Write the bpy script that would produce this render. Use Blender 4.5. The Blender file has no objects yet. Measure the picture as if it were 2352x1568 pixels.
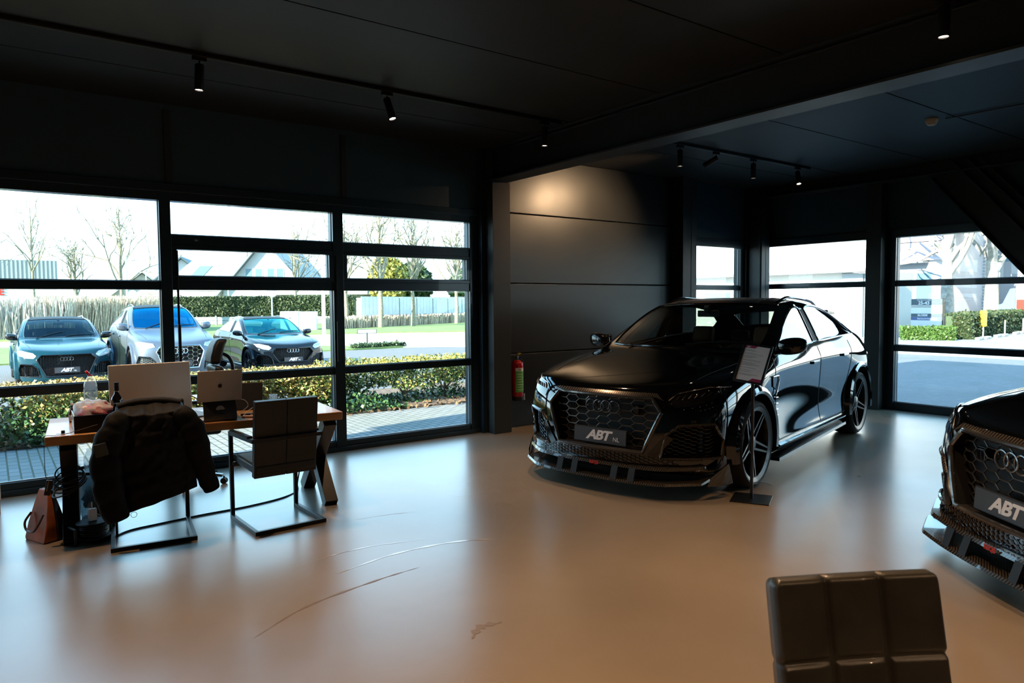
import bpy, bmesh, math, random
import numpy as np
from mathutils import Vector, Matrix, noise
from mathutils.bvhtree import BVHTree
sc = bpy.context.scene
COL = sc.collection
PI = math.pi
R = math.radians
random.seed(7)

# ---------------------------------------------------------------- camera, sky, sun, exposure
F_PX, PITCH, YAW, ROLL, EYE = 1630.0, 3.1, 53.6, -0.43, 1.60
p_, a_, r_ = R(PITCH), R(YAW), R(ROLL)
fwd = Vector((math.cos(a_)*math.cos(p_), math.sin(a_)*math.cos(p_), -math.sin(p_)))
rt0 = Vector((math.sin(a_), -math.cos(a_), 0)); up0 = rt0.cross(fwd)
rt = rt0*math.cos(r_) + up0*math.sin(r_); up = -rt0*math.sin(r_) + up0*math.cos(r_)
camd = bpy.data.cameras.new('camera'); cam = bpy.data.objects.new('camera', camd); COL.objects.link(cam)
camd.sensor_width = 36.0; camd.lens = 36.0*F_PX/2352.0; camd.clip_start = 0.05; camd.clip_end = 600
m_ = Matrix((rt, up, -fwd)).transposed().to_4x4(); m_.translation = (0, 0, EYE)
cam.matrix_world = m_
sc.camera = cam
camd.dof.use_dof = True; camd.dof.focus_distance = 6.0; camd.dof.aperture_fstop = 5.6

sc.view_settings.view_transform = 'Standard'; sc.view_settings.look = 'None'
sc.view_settings.gamma = 1.0; sc.view_settings.use_curve_mapping = False
sc.view_settings.exposure = 0.0
sc.render.film_transparent = False
sc.cycles.max_bounces = 8; sc.cycles.diffuse_bounces = 4; sc.cycles.glossy_bounces = 5
sc.cycles.transparent_max_bounces = 16; sc.cycles.transmission_bounces = 6
sc.cycles.caustics_reflective = False; sc.cycles.caustics_refractive = False
sc.cycles.sample_clamp_indirect = 6.0

w = bpy.data.worlds.new('sky'); sc.world = w; w.use_nodes = True
nt = w.node_tree; nt.nodes.clear()
wo = nt.nodes.new('ShaderNodeOutputWorld'); bg = nt.nodes.new('ShaderNodeBackground')
tc = nt.nodes.new('ShaderNodeTexCoord'); sx = nt.nodes.new('ShaderNodeSeparateXYZ'); cr = nt.nodes.new('ShaderNodeValToRGB')
nt.links.new(tc.outputs['Generated'], sx.inputs[0]); nt.links.new(sx.outputs['Z'], cr.inputs[0])
cr.color_ramp.elements[0].position = 0.0; cr.color_ramp.elements[0].color = (0.74, 0.90, 1.0, 1)
cr.color_ramp.elements[1].position = 0.85; cr.color_ramp.elements[1].color = (0.09, 0.24, 0.45, 1)
e_ = cr.color_ramp.elements.new(0.18); e_.color = (0.52, 0.80, 1.0, 1); e_ = cr.color_ramp.elements.new(0.42); e_.color = (0.32, 0.60, 0.88, 1)
nt.links.new(cr.outputs[0], bg.inputs[0]); bg.inputs[1].default_value = 5.2
nt.links.new(bg.outputs[0], wo.inputs[0])

sund = bpy.data.lights.new('sun', 'SUN'); sun = bpy.data.objects.new('sun', sund); COL.objects.link(sun)
sund.energy = 24.0; sund.angle = R(0.6); sund.color = (1.0, 0.90, 0.74)
sun.rotation_euler = Vector((1.0, 0.16, -0.42)).to_track_quat('-Z', 'Y').to_euler()

# ---------------------------------------------------------------- materials
MATS = {}
def mat(name, col, rough=0.5, metal=0.0, coat=0.0, spec=0.5, emit=None, estr=0.0, alpha=1.0, trans=0.0, ior=1.45,
        var=0.0, vscale=8.0, col2=None, bump=0.0, bscale=60.0, rvar=0.0, sheen=0.0):
    if name in MATS: return MATS[name]
    m = bpy.data.materials.new(name); MATS[name] = m; m.use_nodes = True
    n = m.node_tree.nodes; l = m.node_tree.links; b = n['Principled BSDF']
    b.inputs['Base Color'].default_value = (*col, 1); b.inputs['Roughness'].default_value = rough
    b.inputs['Metallic'].default_value = metal; b.inputs['Coat Weight'].default_value = coat
    b.inputs['Coat Roughness'].default_value = 0.03; b.inputs['Specular IOR Level'].default_value = spec
    b.inputs['Transmission Weight'].default_value = trans; b.inputs['IOR'].default_value = ior
    b.inputs['Sheen Weight'].default_value = sheen
    if emit: b.inputs['Emission Color'].default_value = (*emit, 1); b.inputs['Emission Strength'].default_value = estr
    t = None
    if var or col2 or bump or rvar:
        t = n.new('ShaderNodeTexCoord')
    if var or col2:
        nz = n.new('ShaderNodeTexNoise'); nz.inputs['Scale'].default_value = vscale; nz.inputs['Detail'].default_value = 5
        l.new(t.outputs['Object'], nz.inputs['Vector'])
        rp = n.new('ShaderNodeValToRGB'); rp.color_ramp.elements[0].position = 0.35; rp.color_ramp.elements[1].position = 0.65
        c2 = col2 if col2 else tuple(min(1, c*(1+var)) for c in col)
        c1 = col if col2 else tuple(c*(1-var) for c in col)
        rp.color_ramp.elements[0].color = (*c1, 1); rp.color_ramp.elements[1].color = (*c2, 1)
        l.new(nz.outputs[0], rp.inputs[0]); l.new(rp.outputs[0], b.inputs['Base Color'])
    if rvar:
        nr = n.new('ShaderNodeTexNoise'); nr.inputs['Scale'].default_value = 3.0; nr.inputs['Detail'].default_value = 6
        l.new(t.outputs['Object'], nr.inputs['Vector'])
        mr = n.new('ShaderNodeMapRange'); mr.inputs[3].default_value = rough-rvar; mr.inputs[4].default_value = rough+rvar
        l.new(nr.outputs[0], mr.inputs[0]); l.new(mr.outputs[0], b.inputs['Roughness'])
    if bump:
        nb = n.new('ShaderNodeTexNoise'); nb.inputs['Scale'].default_value = bscale; nb.inputs['Detail'].default_value = 4
        l.new(t.outputs['Object'], nb.inputs['Vector'])
        bp = n.new('ShaderNodeBump'); bp.inputs['Strength'].default_value = bump; bp.inputs['Distance'].default_value = 0.01
        l.new(nb.outputs[0], bp.inputs['Height']); l.new(bp.outputs[0], b.inputs['Normal'])
    return m
def glassmat(name, tint=(1, 1, 1), refl=0.06, rough=0.0, gcol=(1, 1, 1), milk=0.0):
    """thin pane: transparent with a fresnel reflection"""
    if name in MATS: return MATS[name]
    m = bpy.data.materials.new(name); MATS[name] = m; m.use_nodes = True
    n = m.node_tree.nodes; l = m.node_tree.links; n.clear()
    o = n.new('ShaderNodeOutputMaterial'); mx = n.new('ShaderNodeMixShader'); tr = n.new('ShaderNodeBsdfTransparent')
    gl = n.new('ShaderNodeBsdfGlossy'); lw = n.new('ShaderNodeFresnel'); lw.inputs[0].default_value = 1.45
    tr.inputs[0].default_value = (*tint, 1); gl.inputs['Roughness'].default_value = rough; gl.inputs[0].default_value = (*gcol, 1)
    mm = n.new('ShaderNodeMath'); mm.operation = 'MULTIPLY_ADD'; mm.inputs[1].default_value = 1.0; mm.inputs[2].default_value = refl-0.04
    ge = n.new('ShaderNodeNewGeometry'); iv = n.new('ShaderNodeMath'); iv.operation = 'SUBTRACT'; iv.inputs[0].default_value = 1.0; l.new(ge.outputs['Backfacing'], iv.inputs[1])
    m3 = n.new('ShaderNodeMath'); m3.operation = 'MULTIPLY'; l.new(lw.outputs[0], mm.inputs[0]); l.new(mm.outputs[0], m3.inputs[0]); l.new(iv.outputs[0], m3.inputs[1]); l.new(m3.outputs[0], mx.inputs[0]); l.new(tr.outputs[0], mx.inputs[1]); l.new(gl.outputs[0], mx.inputs[2])
    if milk:
        df = n.new('ShaderNodeBsdfDiffuse'); tl = n.new('ShaderNodeBsdfTranslucent'); a1 = n.new('ShaderNodeMixShader'); m4 = n.new('ShaderNodeMixShader'); m4.inputs[0].default_value = milk
        df.inputs[0].default_value = (.8, .85, .88, 1); tl.inputs[0].default_value = (.8, .85, .88, 1); a1.inputs[0].default_value = .5
        l.new(df.outputs[0], a1.inputs[1]); l.new(tl.outputs[0], a1.inputs[2]); l.new(mx.outputs[0], m4.inputs[1]); l.new(a1.outputs[0], m4.inputs[2]); l.new(m4.outputs[0], o.inputs[0])
    else: l.new(mx.outputs[0], o.inputs[0])
    return m

# ---------------------------------------------------------------- mesh building
class MB:
    def __init__(s): s.v = []; s.f = []; s.sm = []
    def add(s, vs, fs, smooth=False):
        o = len(s.v); s.v += [tuple(v) for v in vs]; s.f += [tuple(i+o for i in f) for f in fs]; s.sm += [smooth]*len(fs)
        return s
    def box(s, x0, x1, y0, y1, z0, z1, M=None):
        vs = [Vector((x, y, z)) for x in (x0, x1) for y in (y0, y1) for z in (z0, z1)]
        if M is not None: vs = [M @ v for v in vs]
        return s.add(vs, [(0, 1, 3, 2), (4, 6, 7, 5), (0, 4, 5, 1), (2, 3, 7, 6), (0, 2, 6, 4), (1, 5, 7, 3)])
    def bar(s, a, b, wx, wy, ref=(0, 0, 1)):
        """rectangular bar from a to b; wx across (a x ref), wy the other way"""
        a = Vector(a); b = Vector(b); d = (b-a).normalized(); r = Vector(ref)
        if abs(d.dot(r)) > .99: r = Vector((1, 0, 0))
        u = d.cross(r).normalized(); v = u.cross(d)
        vs = [q + u*sx*wx/2 + v*sy*wy/2 for q in (a, b) for sx, sy in ((-1, -1), (1, -1), (1, 1), (-1, 1))]
        return s.add(vs, [(3, 2, 1, 0), (4, 5, 6, 7), (0, 1, 5, 4), (1, 2, 6, 5), (2, 3, 7, 6), (3, 0, 4, 7)])
    def tube(s, pts, r, n=8, closed=False, caps=True, rs=None, flat=None):
        pts = [Vector(p) for p in pts]; N = len(pts)
        if N < 2: return s
        vs = []; u = None
        for i, p in enumerate(pts):
            if closed: t = pts[(i+1) % N]-pts[i-1]
            else: t = pts[min(i+1, N-1)]-pts[max(i-1, 0)]
            if t.length < 1e-9: t = Vector((0, 0, 1))
            t.normalize()
            if u is None:
                u = t.orthogonal().normalized()
            u = (u - t*u.dot(t))
            if u.length < 1e-6: u = t.orthogonal()
            u.normalize(); v = t.cross(u)
            rr = rs[i] if rs else r
            for k in range(n):
                a = 2*PI*k/n; vs.append(p + u*math.cos(a)*rr + v*math.sin(a)*rr)
        fs = []
        for i in range(N if closed else N-1):
            j = (i+1) % N
            for k in range(n):
                fs.append((i*n+k, i*n+(k+1) % n, j*n+(k+1) % n, j*n+k))
        if caps and not closed:
            fs.append(tuple(range(n-1, -1, -1))); fs.append(tuple((N-1)*n+k for k in range(n)))
        return s.add(vs, fs, True)
    def cyl(s, a, b, r, n=24, r2=None):
        return s.tube([a, b], r, n, rs=[r, r if r2 is None else r2])
    def lathe(s, prof, n=32, M=None, cap=True):
        """prof: list of (radius, height) about z"""
        vs = []
        for (r, z) in prof:
            for k in range(n):
                a = 2*PI*k/n; vs.append(Vector((r*math.cos(a), r*math.sin(a), z)))
        if M is not None: vs = [M @ v for v in vs]
        fs = []
        for i in range(len(prof)-1):
            for k in range(n):
                fs.append((i*n+k, i*n+(k+1) % n, (i+1)*n+(k+1) % n, (i+1)*n+k))
        if cap:
            if prof[0][0] > 1e-6: fs.append(tuple(range(n-1, -1, -1)))
            if prof[-1][0] > 1e-6: fs.append(tuple((len(prof)-1)*n+k for k in range(n)))
        return s.add(vs, fs, True)
    def prism(s, poly, h0, h1, M=None):
        """polygon in xy extruded in z"""
        n = len(poly); vs = [Vector((x, y, h)) for h in (h0, h1) for x, y in poly]
        if M is not None: vs = [M @ v for v in vs]
        return s.add(vs, [tuple(range(n-1, -1, -1)), tuple(range(n, 2*n))] + [(i, (i+1) % n, n+(i+1) % n, n+i) for i in range(n)])
    def torus(s, c, R0, r0, axis='z', n=40, k=8, M=None):
        pts = []
        for i in range(n):
            a = 2*PI*i/n; ca, sa = math.cos(a)*R0, math.sin(a)*R0
            q = {'z': (ca, sa, 0), 'x': (0, ca, sa), 'y': (ca, 0, sa)}[axis]
            q = Vector(q)+Vector(c)
            pts.append(M @ q if M is not None else q)
        return s.tube(pts, r0, k, closed=True)
    def build(s, name, m, parent=None, bevel=0.0, seg=2, sub=0, M=None, autosm=True):
        me = bpy.data.meshes.new(name); me.from_pydata([tuple(v) for v in s.v], [], s.f)
        me.polygons.foreach_set('use_smooth', s.sm if not bevel and not sub else [True]*len(s.f))
        if m is not None:
            for q in (m if isinstance(m, (list, tuple)) else [m]): me.materials.append(q)
        bm = bmesh.new(); bm.from_mesh(me); bmesh.ops.recalc_face_normals(bm, faces=bm.faces)
        if M is not None: bm.transform(M)
        bm.to_mesh(me); bm.free(); me.update()
        o = bpy.data.objects.new(name, me); COL.objects.link(o)
        if parent is not None: o.parent = parent
        if bevel:
            b = o.modifiers.new('bevel', 'BEVEL'); b.width = bevel; b.segments = seg; b.limit_method = 'ANGLE'; b.angle_limit = R(40); b.harden_normals = True
        if sub:
            q = o.modifiers.new('sub', 'SUBSURF'); q.levels = sub; q.render_levels = sub
        elif autosm and any(s.sm) and not bevel:
            try: me.set_sharp_from_angle(angle=R(42))
            except Exception: pass
        return o
def Box(name, m, x0, x1, y0, y1, z0, z1, parent=None, bevel=0.0, M=None):
    return MB().box(x0, x1, y0, y1, z0, z1).build(name, m, parent, bevel, M=M)
def tag(o, label=None, cat=None, group=None, kind=None):
    if label: o['label'] = label
    if cat: o['category'] = cat
    if group: o['group'] = group
    if kind: o['kind'] = kind
    return o
def thing(name, label, cat, loc=(0, 0, 0), rz=0.0, group=None):
    o = bpy.data.objects.new(name, None); COL.objects.link(o); o.empty_display_size = 0.1
    o.location = loc; o.rotation_euler = (0, 0, rz)
    return tag(o, label, cat, group)
def struct(o): o['kind'] = 'structure'; return o
def copy_tree(o, parent=None):
    c = o.copy(); COL.objects.link(c)
    if parent is not None: c.parent = parent
    for ch in [q for q in bpy.data.objects if q.parent == o]: copy_tree(ch, c)
    return c
def text_mesh(body, size, m, name, parent=None, M=None, shear=0.0, bold=0.0, extrude=0.002, align='CENTER', sx=1.0, spacing=1.0):
    cu = bpy.data.curves.new('t', 'FONT'); cu.body = body; cu.size = size; cu.shear = shear; cu.offset = bold; cu.extrude = extrude
    cu.align_x = align; cu.align_y = 'CENTER'; cu.space_character = spacing; cu.resolution_u = 3
    t = bpy.data.objects.new('t', cu); COL.objects.link(t)
    dg = bpy.context.evaluated_depsgraph_get(); me = bpy.data.meshes.new_from_object(t.evaluated_get(dg))
    bpy.data.objects.remove(t); bpy.data.curves.remove(cu)
    me.name = name; me.materials.clear(); me.materials.append(m)
    T = Matrix.Diagonal((sx, 1, 1, 1)); T = (M @ T) if M is not None else T
    me.transform(T)
    o = bpy.data.objects.new(name, me); COL.objects.link(o)
    if parent is not None: o.parent = parent
    return o
def arc(cx, cy, r, a0, a1, n):
    return [(cx+r*math.cos(R(a0+(a1-a0)*i/n)), cy+r*math.sin(R(a0+(a1-a0)*i/n))) for i in range(n+1)]
def smooth_path(pts, k=6):
    """Catmull-Rom through points"""
    P = [Vector(p) for p in pts]; P = [P[0]*2-P[1]]+P+[P[-1]*2-P[-2]]; out = []
    for i in range(1, len(P)-2):
        a, b, c, d = P[i-1:i+3]
        for j in range(k):
            t = j/k
            out.append(0.5*((2*b)+(c-a)*t+(2*a-5*b+4*c-d)*t*t+(3*b-a-3*c+d)*t**3))
    out.append(P[-2]); return out
# ---------------------------------------------------------------- the room
YA, XC, ZC = 7.30, 10.62, 3.47
XL, YB = -4.6, -5.2
frame_m = mat('frame_blue_black', (0.016, 0.032, 0.043), 0.28, 0.2, coat=0.2)
wall_m = mat('wall_black_paint', (0.030, 0.060, 0.080), 0.42, rvar=0.06)
ceil_m = mat('ceiling_black_paint', (0.0165, 0.0172, 0.0148), 0.55, var=0.15, vscale=1.5, bump=0.05, bscale=30)
steel_m = mat('steel_dark_paint', (0.024, 0.028, 0.028), 0.5, 0.1, rvar=0.05)
panel_m = mat('wall_panel_metal', (0.032, 0.037, 0.038), 0.36, 0.45, rvar=0.07, bump=0.015, bscale=2.5)
groove_m = mat('groove_black', (0.003, 0.003, 0.003), 0.8)
black_metal = mat('black_metal', (0.010, 0.010, 0.011), 0.38, 0.2)
pane_m = glassmat('window_glass', (0.93, 0.97, 0.96), 0.045)
outer_m = mat('outer_wall', (0.12, 0.12, 0.12), 0.8)

def floor_material():
    m = mat('floor_resin', (0.33, 0.245, 0.175), 0.2)
    n = m.node_tree.nodes; l = m.node_tree.links; b = n['Principled BSDF']
    t = n.new('ShaderNodeTexCoord')
    def noise_(s, d=6, r=.6):
        z = n.new('ShaderNodeTexNoise'); z.inputs['Scale'].default_value = s; z.inputs['Detail'].default_value = d; z.inputs['Roughness'].default_value = r
        l.new(t.outputs['Object'], z.inputs['Vector']); return z
    a = noise_(.9); rp = n.new('ShaderNodeValToRGB'); rp.color_ramp.elements[0].position = .3; rp.color_ramp.elements[1].position = .7
    rp.color_ramp.elements[0].color = (0.235, 0.185, 0.130, 1); rp.color_ramp.elements[1].color = (0.29, 0.232, 0.168, 1)
    l.new(a.outputs[0], rp.inputs[0]); l.new(rp.outputs[0], b.inputs['Base Color'])
    c = noise_(.7, 2); mr = n.new('ShaderNodeMapRange'); mr.inputs[1].default_value = .3; mr.inputs[2].default_value = .75
    mr.inputs[3].default_value = .27; mr.inputs[4].default_value = .33
    l.new(c.outputs[0], mr.inputs[0]); l.new(mr.outputs[0], b.inputs['Roughness'])
    d = noise_(2.5, 2); bp = n.new('ShaderNodeBump'); bp.inputs['Strength'].default_value = .02; bp.inputs['Distance'].default_value = .01
    l.new(d.outputs[0], bp.inputs['Height']); l.new(bp.outputs[0], b.inputs['Normal'])
    b.inputs['Specular IOR Level'].default_value = 1.0; b.inputs['Coat Weight'].default_value = .32; b.inputs['Coat Roughness'].default_value = .22; b.inputs['Coat IOR'].default_value = 1.6
    return m
fl = struct(Box('floor', floor_material(), XL, XC+.1, YB, YA+.1, -.12, 0))
# marks worn into the floor
scuff_m = mat('scuff', (0.55, 0.52, 0.48), 0.12, coat=.6)
scuff_d = mat('scuff_dark', (0.20, 0.15, 0.11), 0.5)
def scuff(pts, wdt, m):
    P = smooth_path([(x, y, .0012) for x, y in pts], 8); vs = []; n = len(P)
    for i, p in enumerate(P):
        d = (P[min(i+1, n-1)]-P[max(i-1, 0)]).normalized(); u = Vector((-d.y, d.x, 0))*wdt*.5*math.sin(PI*(i+.4)/(n+.2))*(.6+.4*math.sin(i*1.7))
        vs += [p+u, p-u]
    MB().add(vs, [(2*i, 2*i+2, 2*i+3, 2*i+1) for i in range(n-1)]).build('scuff_mark', m, fl)
scuff([(1.58, 3.95), (2.05, 4.05), (2.5, 4.00), (2.85, 3.80)], .03, scuff_m)
scuff([(.96, 3.42), (1.30, 3.62), (1.75, 3.72), (2.05, 3.75)], .022, scuff_d)
scuff([(1.40, 4.22), (1.9, 4.28), (2.35, 4.18)], .014, scuff_m)
scuff([(2.0, 4.9), (2.35, 4.86), (2.6, 4.78)], .012, scuff_m)
scuff([(1.80, 2.78), (1.9, 2.86), (2.02, 2.84)], .07, scuff_d)

# ceiling boards with open joints, roof deck above
b = MB()
for (x0, x1, ys) in ((XL, 4.99, [YB, -2.8, -1.6, -.4, .8, 2.0, 3.19, 4.42, 5.66, 6.33, YA+.1]), (5.03, XC+.1, [YB, -2.8, -1.6, -.4, .8, 2.0, 3.23, 4.42, 5.62, 6.15, YA+.1])):
    for i in range(len(ys)-1): b.box(x0, x1, ys[i]+.008, ys[i+1]-.008, ZC, ZC+.05)
b.box(XL, XC+.1, YB, YA+.1, ZC+.07, ZC+.2)
struct(b.build('ceiling', ceil_m))
struct(Box('roof_slab', outer_m, XL-.3, XC+.35, YB-.3, YA+.32, ZC+.22, 4.35))

# left and rear walls (outside the picture) and outer skirts
struct(Box('wall_left', wall_m, XL-.2, XL, YB, YA+.1, 0, ZC+.1))
struct(Box('wall_rear', wall_m, XL, XC, YB-.2, YB, 0, ZC+.1))
struct(Box('wall_annex', outer_m, -9.0, -5.0, YA+.1, 9.75, -.12, 2.3))  # unseen block added to throw shade on the paving at the left
# window wall along +Y
b = MB(); b.box(XL, 5.0, YA, YA+.16, 2.70, ZC+.1)
struct(b.build('wall_front', wall_m))
struct(Box('trim_1', frame_m, XL, 4.93, YA-.05, YA, 2.66, 2.735, bevel=.004))
for x in (-3.7, -2.0, -.32, 1.405, 3.14):
    struct(Box('trim_2', steel_m, x-.03, x+.03, YA-.02, YA, 2.74, ZC-.06, bevel=.003))

def window(name, axis, a0, a1, plane, cells, fr=.07, depth=.10, bz=None, handle=True, out=1):
    """cells: list of (z0,z1,inset) glass heights between a0..a1 (clear opening); a frame is built round them"""
    root = bpy.data.objects.new(name, None); COL.objects.link(root); root['kind'] = 'structure'
    fb = MB(); gb = []
    def bx(b, u0, u1, z0, z1, d0, d1):
        lo, hi = min(u0, u1), max(u0, u1)
        if axis == 'x': b.box(lo, hi, plane+d0*out, plane+d1*out, z0, z1)
        else: b.box(plane+d0*out, plane+d1*out, lo, hi, z0, z1)
    zs = sorted(cells)
    zb = 0.0
    for i, (z0, z1, ins) in enumerate(zs):
        bx(fb, a0-fr*.0, a1, zb, z0, 0, depth)   # rail below the pane
        zb = z1
        if ins:
            bx(fb, a0, a0+ins, z0, z1, -.012, depth); bx(fb, a1-ins, a1, z0, z1, -.012, depth)
            bx(fb, a0, a1, z0-.04, z0, -.012, .02); bx(fb, a0, a1, z1, z1+.04, -.012, .02)
        g = MB(); bx(g, a0+ins-.01, a1-ins+.01, z0-.01, z1+.01, depth*.5, depth*.5+.006)
        gb.append(g)
    fb2 = fb.build('window_frame', frame_m, root, bevel=.004)
    for g in gb: g.build('pane', pane_m, fb2)
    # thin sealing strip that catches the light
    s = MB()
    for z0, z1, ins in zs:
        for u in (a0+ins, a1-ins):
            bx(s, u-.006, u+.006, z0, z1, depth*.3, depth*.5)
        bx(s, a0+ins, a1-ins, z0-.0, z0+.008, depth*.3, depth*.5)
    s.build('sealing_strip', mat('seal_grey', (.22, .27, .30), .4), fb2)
    return root
full2 = [(.11, .84, 0), (.92, 1.75, 0), (1.83, 2.595, 0)]
full4 = [(.11, .84, 0), (.92, 1.748, 0), (1.88, 2.13, .045), (2.27, 2.605, 0)]
bays = [(-4.5, -3.76, full2), (-3.64, -2.06, full4), (-1.94, -.38, full4), (-.26, 1.31, full2), (1.41, 3.0, full4), (3.115, 4.745, full4)]
for i, (x0, x1, c) in enumerate(bays): window('window_%d' % (i+1), 'x', x0, x1, YA, c)
b = MB()
for x0, x1 in ((XL, -4.5), (-3.76, -3.64), (-2.06, -1.94), (-.38, -.26), (1.31, 1.41), (3.0, 3.115), (4.745, 4.86)):
    b.box(x0, x1, YA-.015, YA+.12, 0, 2.70)
b.box(XL, 4.86, YA-.01, YA+.11, 2.58, 2.70)
struct(b.build('window_posts', frame_m, bevel=.004))
struct(Box('trim_3', frame_m, XL, 4.93, YA-.035, YA, 0, .05, bevel=.004))
b = MB()
for x0 in (1.452, 3.03, -.345): b.box(x0-.012, x0+.012, YA-.05, YA-.016, .98, 1.42).box(x0-.01, x0+.01, YA-.03, YA-.016, 1.40, 2.12)
struct(b.build('trim_4', black_metal, bevel=.004))

# steel column and beam
b = MB(); b.box(4.92, 5.18, 7.045, 7.062, 0, 3.06).box(4.92, 5.18, 7.268, 7.285, 0, 3.06).box(5.04, 5.06, 7.06, 7.27, 0, 3.06).box(4.93, 5.17, 7.0+.07, 7.26, 0, 2.72)
b.box(4.93, 4.945, 7.07, 7.28, 2.7, ZC)
struct(b.build('column_steel', steel_m, bevel=.003))
b = MB(); b.box(4.90, 5.16, YB, 7.28, 3.065, 3.085).box(5.0, 5.03, YB, 7.28, 3.085, ZC-.015).box(4.92, 5.14, YB, 7.28, ZC-.018, ZC)
b.box(4.97, 5.0, YB, 7.1, ZC-.05, ZC-.035)
struct(b.build('beam_steel', steel_m, bevel=.002))
struct(Box('trim_5', frame_m, 4.86, 4.93, 7.20, 7.40, 0, ZC, bevel=.003))

# panelled wall
b = MB()
for z0, z1 in ((0.0, .948), (.954, 1.848), (1.854, 2.738), (2.744, ZC)): b.box(5.18, 8.44, YA, YA+.05, z0+.003, z1-.003)
struct(b.build('wall_panelled', panel_m, bevel=.006, seg=3))
b = MB(); b.box(5.0, 8.8, YA+.06, YA+.14, 0, ZC)
struct(b.build('wall_backing', groove_m))
b = MB(); b.box(8.44, 8.50, 7.10, 7.45, 0, ZC).box(8.50, 8.78, 7.28, 7.30, 0, ZC).box(8.50, 8.78, 7.12, 7.135, 0, ZC).box(8.64, 8.66, 7.12, 7.3, 0, ZC).box(8.55, 8.72, 7.14, 7.3, 0, ZC)
struct(b.build('column_middle', steel_m, bevel=.003))
# corner window, corner column
window('window_7', 'x', 8.81, 10.11, YA, [(.11, .84, 0), (.92, 1.785, 0), (1.86, 2.465, 0)])
struct(Box('wall_corner', wall_m, 8.75, XC, YA, YA+.14, 2.60, ZC+.05))
struct(Box('blind_box', frame_m, 8.80, 10.12, YA-.06, YA, 2.47, 2.60, bevel=.004))
b = MB(); b.box(10.11, 10.20, YA-.02, YA+.12, 0, 2.62).box(10.20, 10.26, YA-.06, YA-.04, 0, ZC).box(10.26, 10.28, 7.02, 7.26, 0, ZC).box(10.28, 10.50, 7.0, 7.015, 0, ZC).box(10.38, 10.40, 7.0, 7.25, 0, ZC).box(10.50, XC+.12, 7.26, YA+.14, 0, ZC)
b.box(10.2, XC, YA-.04, YA+.12, 0, ZC)
struct(b.build('column_corner', steel_m, bevel=.003))
# right-hand wall, windows looking along +X
struct(Box('wall_right', wall_m, XC, XC+.16, YB, YA+.1, 2.60, ZC+.1))
cR = [(.115, .86, 0), (.948, 1.80, 0), (1.88, 2.50, 0)]
for i, (y0, y1) in enumerate(((5.31, 7.27), (2.95, 5.005), (.75, 2.80), (-1.45, .60), (-3.6, -1.60))):
    window('window_%d' % (8+i), 'y', y0, y1, XC, cR, depth=.10)
    struct(Box('blind_box', frame_m, XC-.06, XC, y0, y1, 2.50, 2.62, bevel=.004))
b = MB()
for y0, y1 in ((5.005, 5.31), (2.80, 2.95), (.60, .75), (-1.60, -1.45), (YB, -3.6)): b.box(XC-.02, XC+.12, y0, y1, 0, 2.62)
b.box(XC-.01, XC+.11, YB, 7.27, 2.5, 2.64)
struct(b.build('window_posts_right', frame_m, bevel=.004))
b = MB(); b.box(10.40, 10.415, 5.12, 5.34, 0, 3.30).box(10.585, 10.6, 5.12, 5.34, 0, 3.30).box(10.41, 10.59, 5.22, 5.24, 0, 3.3).box(10.41, 10.59, 5.14, 5.32, 0, 3.25)
struct(b.build('column_right', steel_m, bevel=.003))
b = MB(); b.box(10.34, 10.60, YB, 7.2, 3.29, 3.31).box(10.46, 10.48, YB, 7.2, 3.31, ZC)
struct(b.build('beam_right', steel_m, bevel=.002))
b = MB(); b.bar((10.45, 4.24, 3.44), (10.45, 1.36, 0.0), .56, .02, (1, 0, 0))
for o_ in (.29, -.05, -.29): b.bar((10.45, 4.24+o_*.766, 3.44-max(0, o_)*.642), (10.45, 1.36+o_*1.3, 0.0), .018, .20, (1, 0, 0))
struct(b.build('brace_diagonal', steel_m, bevel=.003))
# hook on the ceiling and small conduit
b = MB(); b.tube([(8.03, 2.0, 3.455), (8.0, 3.0, 3.455), (7.98, 3.30, 3.455)], .008, 6).build('conduit', steel_m)
struct(bpy.data.objects['conduit'])

# ---------------------------------------------------------------- track lights
SPOT_GAIN = 1.15
lens_m = mat('lamp_lens_lit', (1, .9, .8), .4, emit=(1.0, .80, .62), estr=18)
def track(x0, x1, y):
    b = MB(); b.box(x0, x1, y-.018, y+.018, ZC-.035, ZC).box(x0, x1, y-.022, y-.016, ZC-.03, ZC-.026)
    return b.build('lighting_track', black_metal, bevel=.002)
def spot(x, y, lab, tilt=0.0, az=0.0, power=90, size=60, lit=True, blend=.6, group='track spotlights'):
    root = thing('track_spotlight', lab, 'spotlight', (x, y, ZC-.035), 0, group)
    b = MB(); b.box(-.05, .05, -.016, .016, -.03, 0).cyl((0, 0, -.03), (0, 0, -.065), .007, 8); b.build('adapter', black_metal, root, bevel=.002)
    M = Matrix.Translation((0, 0, -.075)) @ Matrix.Rotation(az, 4, 'Z') @ Matrix.Rotation(tilt, 4, 'Y')
    b = MB(); b.lathe([(0, .02), (.030, .02), (.033, .014), (.033, -.165), (.031, -.170), (.028, -.168), (.027, -.158)], 28, M, cap=False); h = b.build('housing', black_metal, root)
    b = MB(); b.lathe([(0, -.160), (.027, -.160), (.027, -.157), (0, -.157)], 24, M); b.build('lens', lens_m if lit else black_metal, root)
    if lit:
        ld = bpy.data.lights.new('spot_light', 'SPOT'); lo = bpy.data.objects.new('spot_light', ld); COL.objects.link(lo); lo.parent = root
        ld.energy = power*SPOT_GAIN; ld.spot_size = R(size); ld.spot_blend = blend; ld.shadow_soft_size = .025; ld.color = (1.0, .61, .33)
        lo.matrix_local = M @ Matrix.Translation((0, 0, -.175))
    return root
tag(track(-3.0, 4.83, 5.68), 'long black lighting track on the ceiling beside the window wall', 'lighting track')
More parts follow.
